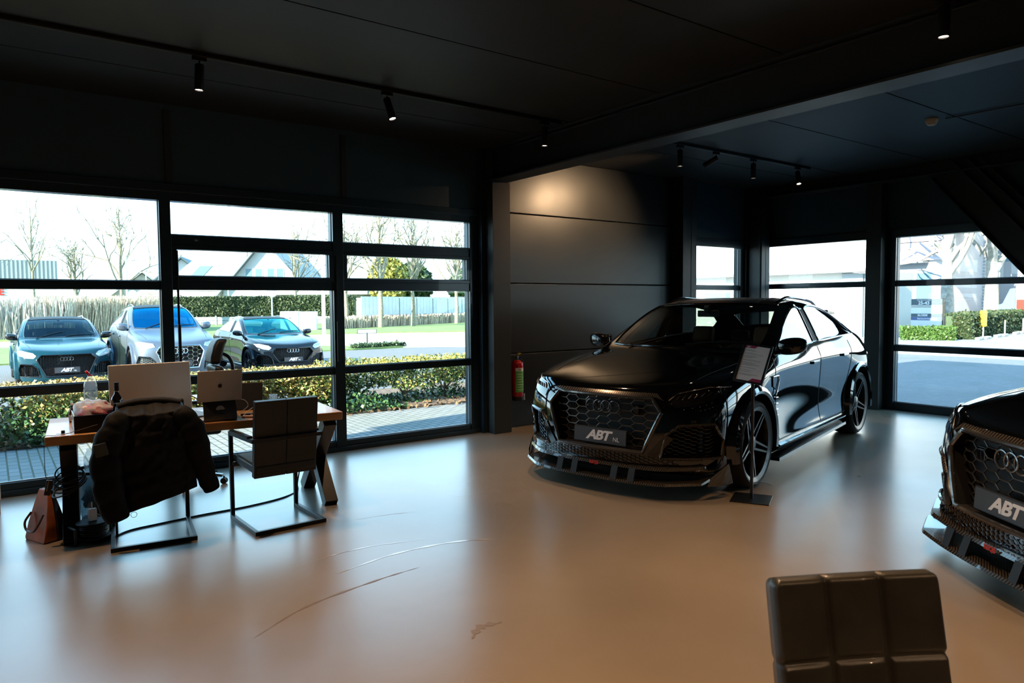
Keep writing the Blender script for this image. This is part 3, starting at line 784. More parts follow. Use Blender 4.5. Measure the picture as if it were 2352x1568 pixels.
def make_car(name, label, loc, rz, S=SUV, fx=None, paint=None, P=None, group=None):
    """P: dict of options for the front end"""
    P = dict(P or {}); paint = paint or black_paint
    g = P.get
    root = thing(name, label, 'car', loc, rz, group)
    ws, cwm = g('windscreen', windsc), g('sidewin', carwin)
    fx_ = fx or (lambda p: p)
    me = body_mesh(S, fx)
    for m in (paint, ws, cwm, cwm, g('roofm', gloss_black), gloss_black, matt_black): me.materials.append(m)
    tmp = bpy.data.objects.new('tmp', me); COL.objects.link(tmp)
    sm = tmp.modifiers.new('s', 'SUBSURF'); sm.levels = sm.render_levels = g('sub', 3)
    full = apply_mods(tmp); tmp.data = full; tmp.modifiers.clear()
    full_proj = Proj(full)
    # openings cut out of the shell
    cut = MB()
    ax, wr, wz = g('axle', 1.61), g('well', .43), g('wheel_r', .375)
    rax = g('rear_axle', -ax)
    for xx in (ax, rax):
        for sg in (1, -1):
            y0, y1 = sg*.68, sg*1.4
            cut.cyl((xx, min(y0, y1), wz+.02), (xx, max(y0, y1), wz+.02), wr, 48)
    gp = g('grille', [(-.56, .70), (-.47, .81), (.47, .81), (.56, .70), (.42, .37), (-.42, .37)])
    gx = g('grille_back', 2.34)
    toX = Matrix(((0, 0, 1, 0), (1, 0, 0, 0), (0, 1, 0, 0), (0, 0, 0, 1)))   # (y,z,x) -> (x,y,z)
    cut.prism(gp, gx, 3.2, toX)
    inp = g('intake', [(.60, .52), (.70, .60), (.93, .62), (.965, .50), (.945, .34), (.56, .33)])
    ix = g('intake_back', 2.02)
    cut.prism(inp, ix, 3.2, toX); cut.prism([(-a, b_) for a, b_ in inp][::-1], ix, 3.2, toX)
    if g('slot'):
        cut.prism(g('slot'), gx+.02, 3.2, toX)
    co = cut.build('cutter', matt_black, None, autosm=False)
    bo = tmp.modifiers.new('b', 'BOOLEAN'); bo.object = co; bo.operation = 'DIFFERENCE'; bo.solver = 'EXACT'; bo.material_mode = 'TRANSFER'
    bo.use_self = True
    cutm = apply_mods(tmp)
    if len(cutm.polygons) < 500: print('BOOLEAN FAILED', name, len(cutm.polygons)); cutm = full.copy()
    # material names -> index
    names = [m.name if m else '' for m in cutm.materials]
    bm = bmesh.new(); bm.from_mesh(cutm); bmesh.ops.delete(bm, geom=[f for f in bm.faces if f.material_index in (1, 2, 3)], context='FACES')
    bodyme = bpy.data.meshes.new('body'); bm.to_mesh(bodyme); bm.free()
    for m in cutm.materials: bodyme.materials.append(m)
    try: bodyme.set_sharp_from_angle(angle=R(38))
    except Exception: pass
    body = bpy.data.objects.new('body', bodyme); COL.objects.link(body); body.parent = root
    glass_parts(cutm, 1, 'windscreen', ws, root, gloss_black, .011, 'seal')
    glass_parts(cutm, 2, 'side_window', cwm, root, g('trim', gloss_black), .010, 'window_trim')
    glass_parts(cutm, 3, 'rear_window', cwm, root, gloss_black, .010, 'seal')
    bpy.data.objects.remove(co); bpy.data.objects.remove(tmp)
    pr = full_proj
    hw = g('half', 1.04)
    # wheels with arches
    for xx in (ax, rax):
        for sg in (1, -1):
            make_wheel(root, xx, sg*(hw-.145), wz, wz, .29, g('rim_r', .31), sg, g('style', 0), 0.0, g('rimm'))
            b = MB(); pts = []; n = 40; vs = []; fs = []
            for i in range(n+1):
                a = R(-14+208*i/n)
                ro = wr+.055+.012*math.sin(a); c, s_ = math.cos(a), math.sin(a)
                for (dr, yy) in ((-.012, hw-.13), (-.014, hw+.012), (.01, hw+.022), (.045, hw+.005), (.062, hw-.07)):
                    vs.append((xx+(wr+dr)*c, sg*yy, wz+.02+(wr+dr)*s_))
            k = 5
            for i in range(n):
                for j in range(k-1): fs.append((i*k+j, i*k+j+1, (i+1)*k+j+1, (i+1)*k+j))
            b.add(vs, fs, True); b.build('wheel_arch', g('archm', paint), root)
    # grille
    gshape = [(y*.985, (z-.59)*.97+.59) for y, z in gp]
    gf = lambda y, z: Vector((g('grille_x', 2.42)-.17*y*y, y, z))
    gr = MB(); honeycomb(gshape, g('cw', .150), g('ch', .064), gf, g('gr', .0052), gr, flat=.5)
    grille = gr.build('grille', g('grillem', grille_metal), root)
    b = MB(); n = len(gp); outl = []
    for i in range(n):
        a, c = gp[i], gp[(i+1) % n]
        for j in range(10): outl.append((a[0]+(c[0]-a[0])*j/10, a[1]+(c[1]-a[1])*j/10))
    fr = [(pr.front(y, z, .004) or gf(y, z)) for y, z in outl]
    b.tube(fr, g('frame_r', .016), 8, closed=True); b.build('grille_frame', g('framem', gloss_black), grille)
    for sg in (1, -1):
        ip = [(a*sg, b_) for a, b_ in inp]
        sf = lambda y, z: (pr.front(y, z, -.05) or Vector((2.1, y, z)))
        b = MB(); honeycomb(ip, .062, .032, sf, .0035, b, flat=.45); it = b.build('side_intake', g('intakem', gloss_black), root)
        outl = []
        for i in range(len(ip)):
            a, c = ip[i], ip[(i+1) % len(ip)]
            for j in range(8): outl.append((a[0]+(c[0]-a[0])*j/8, a[1]+(c[1]-a[1])*j/8))
        b = MB(); b.tube([(pr.front(y, z, .003) or Vector((2.15, y, z))) for y, z in outl], .012, 6, closed=True); b.build('intake_frame', g('framem2', carbon), it)
    rings(grille, g('ring_x', 2.44), g('ring_z', .71), g('ring_r', .052), .0065, g('ringm', chrome))
    plate(root, g('plate_x', 2.475), g('plate_z', .46), g('txt', 'ABT'), g('sub_txt', 'NL'))
    # head lamps
    hp = g('lamp', [(.60, .80), (.66, .855), (.86, .905), (.955, .90), (.93, .83), (.80, .765), (.66, .745)])
    for sg in (1, -1):
        poly = [(y*sg, z) for y, z in hp]
        b = pr.patch(pr.front, poly, .006, 22, thick=.03); hl = b.build('headlight', g('lampm', lamp_glass), root)
        b = MB(); pr.line(pr.front, [(hp[0][0]*sg, hp[0][1]), (hp[1][0]*sg, hp[1][1]), (hp[2][0]*sg, hp[2][1]), (hp[3][0]*sg, hp[3][1])], .004, .01, 10, b)
        for q in range(7):
            t = q/6; y = (.66+.24*t)*sg; z = hp[1][1]-.045+.03*t
            pr.line(pr.front, [(y, z), (y+.02*sg, z+.03)], .0045, .010, 3, b)
        b.build('lamp_strip', chrome if g('lampm') is None else lamp_white, hl)
    # panel gaps
    for sg in (1, -1):
        b = MB()
        pr.line(lambda x, z, o: pr.side(x, z, sg, o), [(1.03, 1.08), (1.10, .95), (1.08, .60), (.98, .32)], .0045, 0, 12, b, 4)
        pr.line(lambda x, z, o: pr.side(x, z, sg, o), [(-.25, 1.12), (-.25, .60), (-.27, .32)], .0045, 0, 12, b, 4)
        pr.line(lambda x, z, o: pr.side(x, z, sg, o), [(-1.30, 1.14), (-1.24, .90), (-1.10, .62), (-1.06, .34)], .0045, 0, 12, b, 4)
        pr.line(lambda x, z, o: pr.side(x, z, sg, o), [(1.0, .315), (-1.08, .335)], .0045, 0, 30, b, 4)
        pr.line(pr.top, [(2.12, .72*sg), (1.6, .80*sg), (1.25, .84*sg)], .0035, 0, 12, b, 4)
        b.build('panel_gaps', matt_black, root)
    for sg in (1, -1):
        for hx, hz in ((-.05, .965), (-1.02, .99)):
            p0 = pr.side(hx, hz, sg, .012)
            if p0 is None: continue
            b = MB(); b.box(-.10, .10, -.012, .012, -.016, .016, Matrix.Translation(p0)); b.build('door_handle', paint, root, bevel=.009)
        b = pr.patch(lambda x, z, o: pr.side(x, z, sg, o), [(1.0, .21), (1.0, .285), (-1.05, .305), (-1.05, .24)], .035, 10, thick=.07)
        b.build('side_skirt', g('skirtm', gloss_black), root)
        if g('mirrors', True): make_mirror(root, g('mx', .86), sg*g('my', .93), g('mz', 1.165), sg, g('mirrorm', gloss_black), g('ms', 1.0))
    interior(root, zz=g('int_z', 0), seat_m=g('seatm', leather_dark))
    b = MB(); b.box(-.02, .015, -.12, .12, -.035, .035, Matrix.Translation((g('imx', .36), 0, g('imz', 1.47)))); b.box(.0, .05, -.03, .03, 0, .09, Matrix.Translation((g('imx', .36), 0, g('imz', 1.47)))); b.build('rear_view_mirror', matt_black, root, bevel=.01)
    b = MB(); M = Matrix.Translation((0, 0, 0))
    for yy, ll in ((-.55, .6), (.1, .62)):
        pr.line(pr.top, [(1.09, yy), (.92, yy+ll)], .007, .012, 8, b, 5)
    b.build('wipers', matt_black, root)
    return root, pr, full
def suv_extras(root, pr, strut=True):
    # splitter below the bumper with four struts, red marking in the middle
    def lip(z0, x_add, y1, th, dz, drop=0.0):
        out = []
        for i in range(41):
            y = -y1+2*y1*i/40; a = abs(y)/y1
            x = 2.56+x_add-.10*a*a-.22*max(0, a-.72)**1.0*2.2
            z = z0+dz*max(0, a-.45)**1.3-drop*(1 if .3 < a < .7 else 0)*0
            out.append((x, y, z))
        return out
    def blade(pts, depth, th, name, m, parent):
        b = MB(); vs = []; n = len(pts)
        for (x, y, z) in pts: vs += [(x, y, z), (x-.012, y, z+th), (x-depth, y*.98, z+th+.01), (x-depth, y*.98, z)]
        fs = []
        for i in range(n-1):
            for k in range(4): fs.append((i*4+k, i*4+(k+1) % 4, (i+1)*4+(k+1) % 4, (i+1)*4+k))
        fs += [(0, 1, 2, 3), ((n-1)*4, (n-1)*4+1, (n-1)*4+2, (n-1)*4+3)]
        b.add(vs, fs, True); return b.build(name, m, parent)
    low = blade(lip(.125, .05, .885, .02, .04), .34, .018, 'splitter', carbon, root)
    up_ = blade(lip(.235, .0, .875, .02, .05), .20, .022, 'bumper_blade', carbon, root)
    tag(low, label='carbon splitter blade with thin struts')
    for y in (-.36, -.20, .20, .36):
        b = MB(); b.bar((2.595-.1*y*y, y, .135), (2.555-.1*y*y, y, .245), .012, .06, (0, 1, 0)); b.build('strut', matt_black, low)
    for sg in (1, -1):
        b = MB(); b.add([(2.32, .91*sg, .13), (2.20, .97*sg, .12), (2.14, 1.01*sg, .30), (2.08, 1.02*sg, .13), (2.30, .93*sg, .20)], [(0, 1, 3), (0, 3, 4), (4, 3, 2), (0, 4, 2), (0, 2, 1), (1, 2, 3)]); b.build('canard', carbon, low)
    text_mesh('RSQ8', .038, red_mark, 'red_lettering', up_, Matrix.Translation((2.572, .0, .247)) @ Matrix(((0, 0, 1, 0), (1, 0, 0, 0), (0, 1, 0, 0), (0, 0, 0, 1))), extrude=.001, bold=.002)
    # lower mesh between blade and grille
    sp = [(-.62, .345), (.62, .345), (.72, .27), (-.72, .27)]
    b = MB(); honeycomb(sp, .05, .026, lambda y, z: pr.front(y, z, .006) or Vector((2.5, y, z)), .003, b, flat=.5); b.build('lower_mesh', gloss_black, root)
    # carbon strip along the bonnet edge
    b = pr.patch(pr.front, [(-.57, .79), (-.50, .845), (.50, .845), (.57, .79), (.50, .815), (-.50, .815)], .012, 24, thick=.02); b.build('bonnet_lip', carbon, root)
    for sg in (1, -1):
        for i in range(2):
            b = MB(); b.box(2.36, 2.40, sg*.30-.04+i*.03*sg, sg*.30+.0+i*.03*sg, .66, .74); b.build('sensor', gloss_black, root, bevel=.006)
        # blades beside the intake
        b = pr.patch(pr.front, [(.60*sg, .53), (.46*sg, .36), (.52*sg, .33), (.66*sg, .50)], .012, 10, thick=.02); b.build('intake_blade', gloss_black, root)
        # roof rail
        pts = []
        for q in range(25):
            t = q/24; x = .05-1.42*t; p = pr.top(x, (.625-.05*t*t)*sg, .004+.022*min(1, 6*t, 6*(1-t)))
            if p is not None: pts.append(p)
        b = MB(); b.tube(pts, .016, 8); b.build('roof_rail', gloss_black, root)
        # fender vents
        b = pr.patch(lambda x, z, o: pr.side(x, z, sg, o), [(1.20, .92), (1.07, .92), (1.05, .88), (1.12, .80), (1.20, .83)], .010, 8, thick=.02); v = b.build('fender_vent', gloss_black, root)
        b = MB(); pr.line(lambda x, z, o: pr.side(x, z, sg, o), [(1.21, .92), (1.06, .92), (1.045, .88), (1.10, .80), (1.14, .75)], .006, .016, 8, b)
        b.build('vent_trim', chrome, v)
        for q in range(6):
            b = MB(); pr.line(lambda x, z, o: pr.side(x, z, sg, o), [(1.135-.012*q, .78-.055*q), (1.06-.008*q, .775-.055*q)], .005, .010, 4, b)
            if b.v: b.build('vent_blade', chrome, v)
        # skirt extension
        b = MB(); vs = [(1.06, .90*sg, .13), (1.06, 1.03*sg, .13), (-1.05, 1.03*sg, .19), (-1.05, .90*sg, .19)]
        b.add([(x, y, z+h) for h in (0, .03) for x, y, z in vs], [(0, 1, 2, 3), (7, 6, 5, 4), (0, 4, 5, 1), (1, 5, 6, 2), (2, 6, 7, 3), (3, 7, 4, 0)]); b.build('skirt_blade', gloss_black, root)
    # panoramic roof frame and rear spoiler
    b = MB(); pr.line(pr.top, [(.18, -.46), (.18, .46), (-.9, .44), (-.9, -.44), (.18, -.46)], .006, .002, 14, b, 5); b.build('sunroof_seal', matt_black, root)
    b = MB(); vs = []
    for i in range(21):
        y = -.62+1.24*i/20; a = abs(y)/.62
        vs += [(-1.70, y, 1.525-.04*a), (-2.02+.10*a, y*1.03, 1.505-.05*a), (-2.02+.10*a, y*1.03, 1.48-.05*a), (-1.72, y, 1.47-.04*a)]
    fs = [(i*4+k, i*4+(k+1) % 4, (i+1)*4+(k+1) % 4, (i+1)*4+k) for i in range(20) for k in range(4)]+[(0, 1, 2, 3), (80, 81, 82, 83)]
    b.add(vs, fs, True); b.build('roof_spoiler', gloss_black, root)
    for sg in (1, -1):
        b = pr.patch(lambda x, z, o: pr.side(x, z, sg, o), [(-2.10, .93), (-2.40, .95), (-2.42, .87), (-2.2, .87)], .006, 8, thick=.02); b.build('tail_light', mat('tail_red', (.25, .01, .01), .1, coat=1), root)
f1 = math.atan2(-.23, -.973)
car1, pr1, _ = make_car('car', 'glossy black sports utility car on the showroom floor behind the information stand', (6.595, 4.985, 0), f1, P=dict(seatm=leather_tan, framem=frame_metal, trim=trim_refl, ringm=mat('ring_dark', (.10, .10, .10), .2, .9)))
suv_extras(car1, pr1)
car2, pr2, _ = make_car('car', 'second black sports utility car cut off by the right edge of the photo', (6.44, .04, 0), math.atan2(.574, -.819), P=dict(framem=frame_metal, trim=trim_refl, ringm=mat('ring_mid', (.28, .28, .28), .2, .9)))
suv_extras(car2, pr2)
# ---------------------------------------------------------------- desk and chairs
def wood_mat(name, c1, c2, rough=.35, sc_=(1, 14, 14)):
    m = mat(name, c1, rough, coat=.2)
    n = m.node_tree.nodes; l = m.node_tree.links; b = n['Principled BSDF']
    t = n.new('ShaderNodeTexCoord'); mp = n.new('ShaderNodeMapping'); mp.inputs['Scale'].default_value = sc_
    nz = n.new('ShaderNodeTexNoise'); nz.inputs['Scale'].default_value = 2.0; nz.inputs['Detail'].default_value = 6; nz.inputs['Distortion'].default_value = .6
    rp = n.new('ShaderNodeValToRGB'); rp.color_ramp.elements[0].position = .3; rp.color_ramp.elements[1].position = .7
    rp.color_ramp.elements[0].color = (*c1, 1); rp.color_ramp.elements[1].color = (*c2, 1)
    l.new(t.outputs['Object'], mp.inputs[0]); l.new(mp.outputs[0], nz.inputs['Vector']); l.new(nz.outputs[0], rp.inputs[0]); l.new(rp.outputs[0], b.inputs['Base Color'])
    return m
wood = wood_mat('desk_wood', (.40, .175, .052), (.54, .28, .10))
leather = mat('chair_leather', (.0070, .0078, .0085), .42, var=.3, vscale=6, bump=.12, bscale=240)
DR = R(-5.2)
DO = Vector((.262, 5.455, 0))      # front left corner of the desk
def D(x, y, z=0):                  # desk coordinates to the room
    return Vector((DO.x+x*math.cos(DR)-y*math.sin(DR), DO.y+x*math.sin(DR)+y*math.cos(DR), z))
DL, DW, DH = 1.97, .90, .755
desk = thing('desk', 'wooden topped desk with heavy black crossed steel legs by the window', 'desk', DO, DR)
b = MB(); b.box(0, DL, 0, DW, DH-.062, DH); b.build('desk_top', wood, desk, bevel=.006)
for x in (.075, DL-.13):
    b = MB()
    for (y0, y1) in ((.10, DW-.10), (DW-.10, .10)):
        b.bar((x+.05, y0, 0), (x+.05, y1, DH-.075), .10, .10, (1, 0, 0))
    b.box(x, x+.10, .05, DW-.05, DH-.075, DH-.0625)
    b.build('leg', black_metal, desk, bevel=.003)

def cantilever_chair(lab, loc, rz, hb=.535):
    """sled frame chair, back towards -y"""
    t = thing('cantilever_chair', lab, 'chair', loc, rz, 'cantilever chairs at the desk')
    w_, r_ = .245, .014
    def loop(sg):
        return [(sg*w_, .53, r_), (sg*w_, -.02, r_)]
    b = MB(); s = .028
    x = w_
    b.bar((-x-.014, 0, s/2), (x+.014, 0, s/2), s, s).bar((-x, 0, s/2), (-x, .55, s/2), s, s).bar((x, 0, s/2), (x, .55, s/2), s, s)
    b.bar((-x, .536, 0), (-x, .536, .655), s, s, (0, 1, 0)).bar((x, .536, 0), (x, .536, .655), s, s, (0, 1, 0))
    b.bar((-x, .55, .645), (-x, .03, .655), s, s).bar((x, .55, .645), (x, .03, .655), s, s)
    b.bar((-x-.014, .03, .655), (x+.014, .03, .655), s, s).bar((-x, .5, .42), (x, .5, .42), s*.8, s*.8)
    b.build('frame', black_metal, t, bevel=.002)
    b = MB(); b.box(-.225, .225, .08, .54, .40, .47, Matrix.Rotation(R(2), 4, 'X')); b.build('seat', leather, t, bevel=.02, seg=3)
    b = MB(); M = Matrix.Translation((0, .105, .40)) @ Matrix.Rotation(R(7), 4, 'X')
    for sx_ in (-1, 1): b.box(min(0, sx_*.228)+(.0004 if sx_ > 0 else 0), max(0, sx_*.228)-(.0004 if sx_ < 0 else 0), -.028, .028, -.02, hb, M)
    b.build('backrest', leather, t, bevel=.007, seg=2)
    b = MB()
    for sg in (1, -1):
        b.box(sg*x-.02, sg*x+.02, .10, .50, .668, .69, Matrix.Rotation(R(-1.5), 4, 'X'))
    b2 = MB(); b2.box(-x-.02, -x+.02, .08, .5, .663, .685).build('armrest', leather, t, bevel=.008, M=Matrix.Rotation(R(-1.2), 4, 'X'))
    MB().box(x-.02, x+.02, .08, .5, .663, .685).build('armrest', leather, t, bevel=.008, M=Matrix.Rotation(R(-1.2), 4, 'X'))
    return t
cantilever_chair('black leather cantilever chair with empty back, right one at the desk', (1.69, 4.97, 0), R(2))
cantilever_chair('black cantilever chair half hidden under the draped puffer jacket', (.84, 5.17, 0), R(-7), .485)

# puffer jacket over the left chair
coat_m = mat('jacket_fabric', (.0026, .0030, .0036), .6, var=.2, vscale=5, bump=.2, bscale=45, spec=.18)
jk = thing('puffer_jacket', 'dark puffer jacket draped over the back of the left desk chair', 'jacket', (.84, 5.17, 0), R(-7))
def puff_panel(P, nx, nz, thick, quilt, name, m, parent, folds=0.0, seed=0):
    """P(u,v)->Vector outer surface of the garment, u across 0..1, v down 0..1; puffed between the stitch lines"""
    rnd = random.Random(seed); vs = []; fs = []
    for j in range(nz+1):
        for i in range(nx+1):
            u, v = i/nx, j/nz
            p = P(u, v); du = (P(min(1, u+.01), v)-P(max(0, u-.01), v)); dv = (P(u, min(1, v+.01))-P(u, max(0, v-.01)))
            n = du.cross(dv)
            n = n.normalized() if n.length > 1e-9 else Vector((0, -1, 0))
            q = abs(math.sin(PI*v*quilt))**.55
            n3 = noise.noise(Vector((u*9+seed, v*14, seed)))*.012*(1+folds)+noise.noise(Vector((u*22, v*9+seed, 3)))*.006
            vs.append(p+n*(thick*q+n3)); 
    for j in range(nz):
        for i in range(nx): fs.append((j*(nx+1)+i, j*(nx+1)+i+1, (j+1)*(nx+1)+i+1, (j+1)*(nx+1)+i))
    b = MB(); b.add(vs, fs, True); o = b.build(name, m, parent, autosm=False)
    s = o.modifiers.new('s', 'SOLIDIFY'); s.thickness = .02; s.offset = -1
    q = o.modifiers.new('u', 'SUBSURF'); q.levels = q.render_levels = 1
    return o
def jb(u, v):    # back of the jacket facing -y (towards the viewer)
    x = (u-.5)*2
    hw = .205+.04*min(1, v*3)+.03*v
    z = .958-.03*abs(x)**4*(1-v) - v*(.66-.07*x)
    if v < .06: z = .958-.02*abs(x)**3-(v/.06)*.02
    y = -.005-.06*math.sin(min(1, v*2.2)*PI/2)+.055*x*x-.02*v
    if v < .1: y = -.02-.02*math.sin(v*22)+.24*(1-v/.1)
    return Vector((x*hw, y, z))
puff_panel(jb, 34, 44, .010, 2.5, 'jacket_back', coat_m, jk, seed=2)
def jf(u, v):    # the front halves hanging over the seat side
    x = (u-.5)*2
    return Vector((x*(.215+.05*v), .215+.05*math.sin(v*PI/2)-.02*x*x, .955-.45*v))
puff_panel(lambda u, v: jf(1-u, v), 20, 24, .018, 3, 'jacket_front', coat_m, jk, seed=5)
def sleeve(pts, rads, name, seed, quilt=6):
    P = smooth_path(pts, 7); n = len(P); k = 20; vs = []; fs = []
    for i, p in enumerate(P):
        t = (P[min(i+1, n-1)]-P[max(i-1, 0)]).normalized(); u = t.cross(Vector((0, 1, 0))).normalized(); w2 = t.cross(u)
        f = i/(n-1); r0 = np.interp(f, np.linspace(0, 1, len(rads)), rads)*(.88+.15*abs(math.sin(PI*f*quilt))**.6)
        for j in range(k):
            a = 2*PI*j/k; d = u*math.cos(a)+w2*math.sin(a)*.62
            vs.append(p+d*(r0+.010*noise.noise(Vector((math.cos(a)*2+seed, math.sin(a)*2, f*16)))))
    for i in range(n-1):
        for j in range(k): fs.append((i*k+j, i*k+(j+1) % k, (i+1)*k+(j+1) % k, (i+1)*k+j))
    fs.append(tuple(range(k))); fs.append(tuple((n-1)*k+j for j in range(k)))
    b = MB(); b.add(vs, fs, True); return b.build(name, coat_m, jk, sub=1)
sleeve([(-.155, .03, .895), (-.215, -.02, .80), (-.262, -.05, .66), (-.262, -.07, .50), (-.245, -.08, .36), (-.205, -.09, .22)], [.065, .085, .093, .092, .088, .070], 'sleeve', 3, 5)
sleeve([(.155, .03, .895), (.225, -.01, .81), (.265, -.02, .70), (.295, -.01, .56), (.33, .0, .42), (.37, .02, .32)], [.065, .082, .082, .075, .064, .055], 'sleeve', 9, 5)
b = MB(); b.tube(smooth_path([(-.19, .14, .925), (-.10, .15, .945), (0, .15, .95), (.10, .15, .945), (.19, .14, .925)], 6), .030, 12); b.build('collar', coat_m, jk)
b = MB(); M = Matrix.Translation((-.29, -.135, .70)) @ Matrix.Rotation(R(-12), 4, 'Y'); b.box(-.035, .035, -.004, .004, -.04, .04, M).build('sleeve_patch', mat('patch', (.03, .03, .03), .5), jk, bevel=.003)
b = MB(); b.torus((-.12, -.06, .245), .018, .0015, 'y', 20, 5); b.build('drawcord', black_metal, jk)

# foreground quilted chair
qc = thing('quilted_chair', 'black quilted leather chair back in the lower right foreground', 'chair', (1.725, .83, 0), R(-29.7))
def quilted():
    w2, hh, z0 = .226, .54, .365
    lean = R(13)
    nx, nz = 90, 90; vs = []; fs = []
    for side in (0, 1):
        for j in range(nz+1):
            for i in range(nx+1):
                u = (i/nx*2-1); v = j/nz
                gx = min(abs(u-(-.36)), abs(u-.30)); gz = min(abs(v-.62), abs(v-.17))
                g = 1-.95*math.exp(-(gx/.028)**2)-.35*math.exp(-(gx/.12)**2); g *= 1-.95*math.exp(-(gz/.014)**2); g = max(g, 0)
                e = max(0, 1-(max(0, abs(u)-.95)/.05)**2.5)**.5*max(0, 1-(max(0, v-.965)/.035)**2.5)**.5*min(1, v/.03+.0001)**.5
                t = .012*g*e+.024*e
                x = u*w2*(1-.06*max(0, (v-.93)/.07)**3*abs(u)**4)
                vs.append(Vector((x, (-1 if side == 0 else 1)*t+ .02*math.cos(u*1.2), v*hh-.0*abs(u)**8)))
    k = (nx+1)*(nz+1)
    for s_ in (0, 1):
        for j in range(nz):
            for i in range(nx):
                a = s_*k+j*(nx+1)+i; f = (a, a+1, a+nx+2, a+nx+1); fs.append(f if s_ == 0 else f[::-1])
    b = MB(); M = Matrix.Translation((0, 0, z0)) @ Matrix.Rotation(-lean, 4, 'X')
    b.add([M @ v for v in vs], fs, True); return b
quilt_leather = mat('quilted_leather', (.034, .031, .023), .36, coat=.2, bump=.10, bscale=160, var=.2)
bk = quilted().build('backrest', quilt_leather, qc, autosm=False)
b = MB(); b.box(-.23, .23, -.42, .03, .40, .47); b.build('seat', quilt_leather, qc, bevel=.025, seg=3)
b = MB(); b.cyl((0, -.2, .05), (0, -.2, .40), .03, 20); b.build('pedestal', mat('pedestal_chrome', (.6, .6, .62), .2, 1), qc)
b = MB(); b.lathe([(0, 0), (.21, 0), (.21, .012), (.05, .03), (.03, .05), (0, .05)], 40, Matrix.Translation((0, -.2, 0))); b.build('base', mat('pedestal_chrome', (.6, .6, .62), .2, 1), qc)

# office chair behind the desk
oc = thing('office_chair', 'tall black office chair with headrest behind the desk', 'chair', (1.40, 6.80, 0), R(170))
b = MB(); b.box(-.24, .24, -.24, .24, .46, .54); b.build('seat', leather, oc, bevel=.03, seg=3)
def slab(path, hw, th, m, name, parent, bev=.03):
    b = MB(); vs = []; n = len(path); fs = []
    for (y, z, w3) in path:
        for sx_, sy in ((-1, -1), (1, -1), (1, 1), (-1, 1)): vs.append((sx_*w3, y+sy*th/2, z))
    for i in range(n-1):
        for k in range(4): fs.append((i*4+k, i*4+(k+1) % 4, (i+1)*4+(k+1) % 4, (i+1)*4+k))
    fs += [(3, 2, 1, 0), tuple((n-1)*4+k for k in range(4))]
    b.add(vs, fs); return b.build(name, m, parent, bevel=bev, seg=3)
# seen nearly from the side: the back is turned
oc.rotation_euler = (0, 0, R(88))
slab([(-.26, .52, .20), (-.29, .70, .22), (-.27, .90, .22), (-.24, 1.06, .19)], .2, .08, leather, 'backrest', oc)
slab([(-.23, 1.07, .12), (-.235, 1.14, .14), (-.265, 1.24, .13), (-.30, 1.30, .11)], .2, .10, leather, 'headrest', oc)
b = MB(); b.tube(smooth_path([(0, -.33, .62), (0, -.37, .80), (0, -.40, 1.0), (0, -.37, 1.12), (0, -.29, 1.17)], 6), .016, 10); b.build('back_support', black_metal, oc)
for sg in (1, -1):
    b = MB(); b.bar((sg*.27, .02, .46), (sg*.29, -.02, .68), .03, .05); b.box(min(sg*.25, sg*.33), max(sg*.25, sg*.33), -.16, .12, .68, .71); b.build('armrest', black_metal, oc, bevel=.01)
b = MB(); b.cyl((0, 0, .08), (0, 0, .46), .028, 16); b.build('gas_lift', black_metal, oc)
grey_metal = mat('grey_metal', (.12, .14, .15), .3, .8)
for i in range(5):
    a = 2*PI*i/5+.35; c, s_ = math.cos(a), math.sin(a)
    b = MB(); b.bar((0, 0, .115), (c*.30, s_*.30, .075), .045, .025); q = b.build('base_arm', grey_metal, oc, bevel=.006)
    b = MB(); tx, ty = -s_, c
    b.cyl((c*.31-tx*.022, s_*.31-ty*.022, .027), (c*.31-tx*.006, s_*.31-ty*.006, .027), .027, 16).cyl((c*.31+tx*.006, s_*.31+ty*.006, .027), (c*.31+tx*.022, s_*.31+ty*.022, .027), .027, 16)
    b.cyl((c*.31, s_*.31, .027), (c*.31, s_*.31, .07), .008, 8); b.build('caster', matt_black, q)

# ---------------------------------------------------------------- things on the desk
alu = mat('aluminium', (.42, .40, .38), .33, .85)
alu_light = mat('aluminium_light', (.44, .41, .38), .5, .8)
white_pl = mat('white_plastic', (.75, .75, .74), .4)
def at_desk(name, lab, cat, x, y, rz=0, group=None):
    return thing(name, lab, cat, D(x, y, DH+.001), DR+rz, group)
# large all-in-one monitor seen from behind
mo = at_desk('computer_monitor', 'large silver computer screen seen from behind on the desk', 'monitor', .665, .46, R(8))
b = MB(); M = Matrix.Rotation(R(-6), 4, 'X'); b.box(-.28, .28, -.012, .012, .05, .415, M); b.build('screen_back', alu_light, mo, bevel=.008, seg=3)
b = MB(); b.box(-.27, .27, .0115, .0135, .06, .405, M).build('display', mat('display_glass', (.005, .005, .006), .1), mo)
slab([(.05, 0, .09), (.03, .08, .09), (.02, .16, .09)], .1, .008, alu_light, 'stand', mo, .002)
MB().box(-.12, .12, -.09, .13, 0, .008).build('foot', alu_light, mo, bevel=.003)
MB().box(-.28, .28, -.0135, -.0121, .112, .114, M).build('chin_joint', alu, mo)
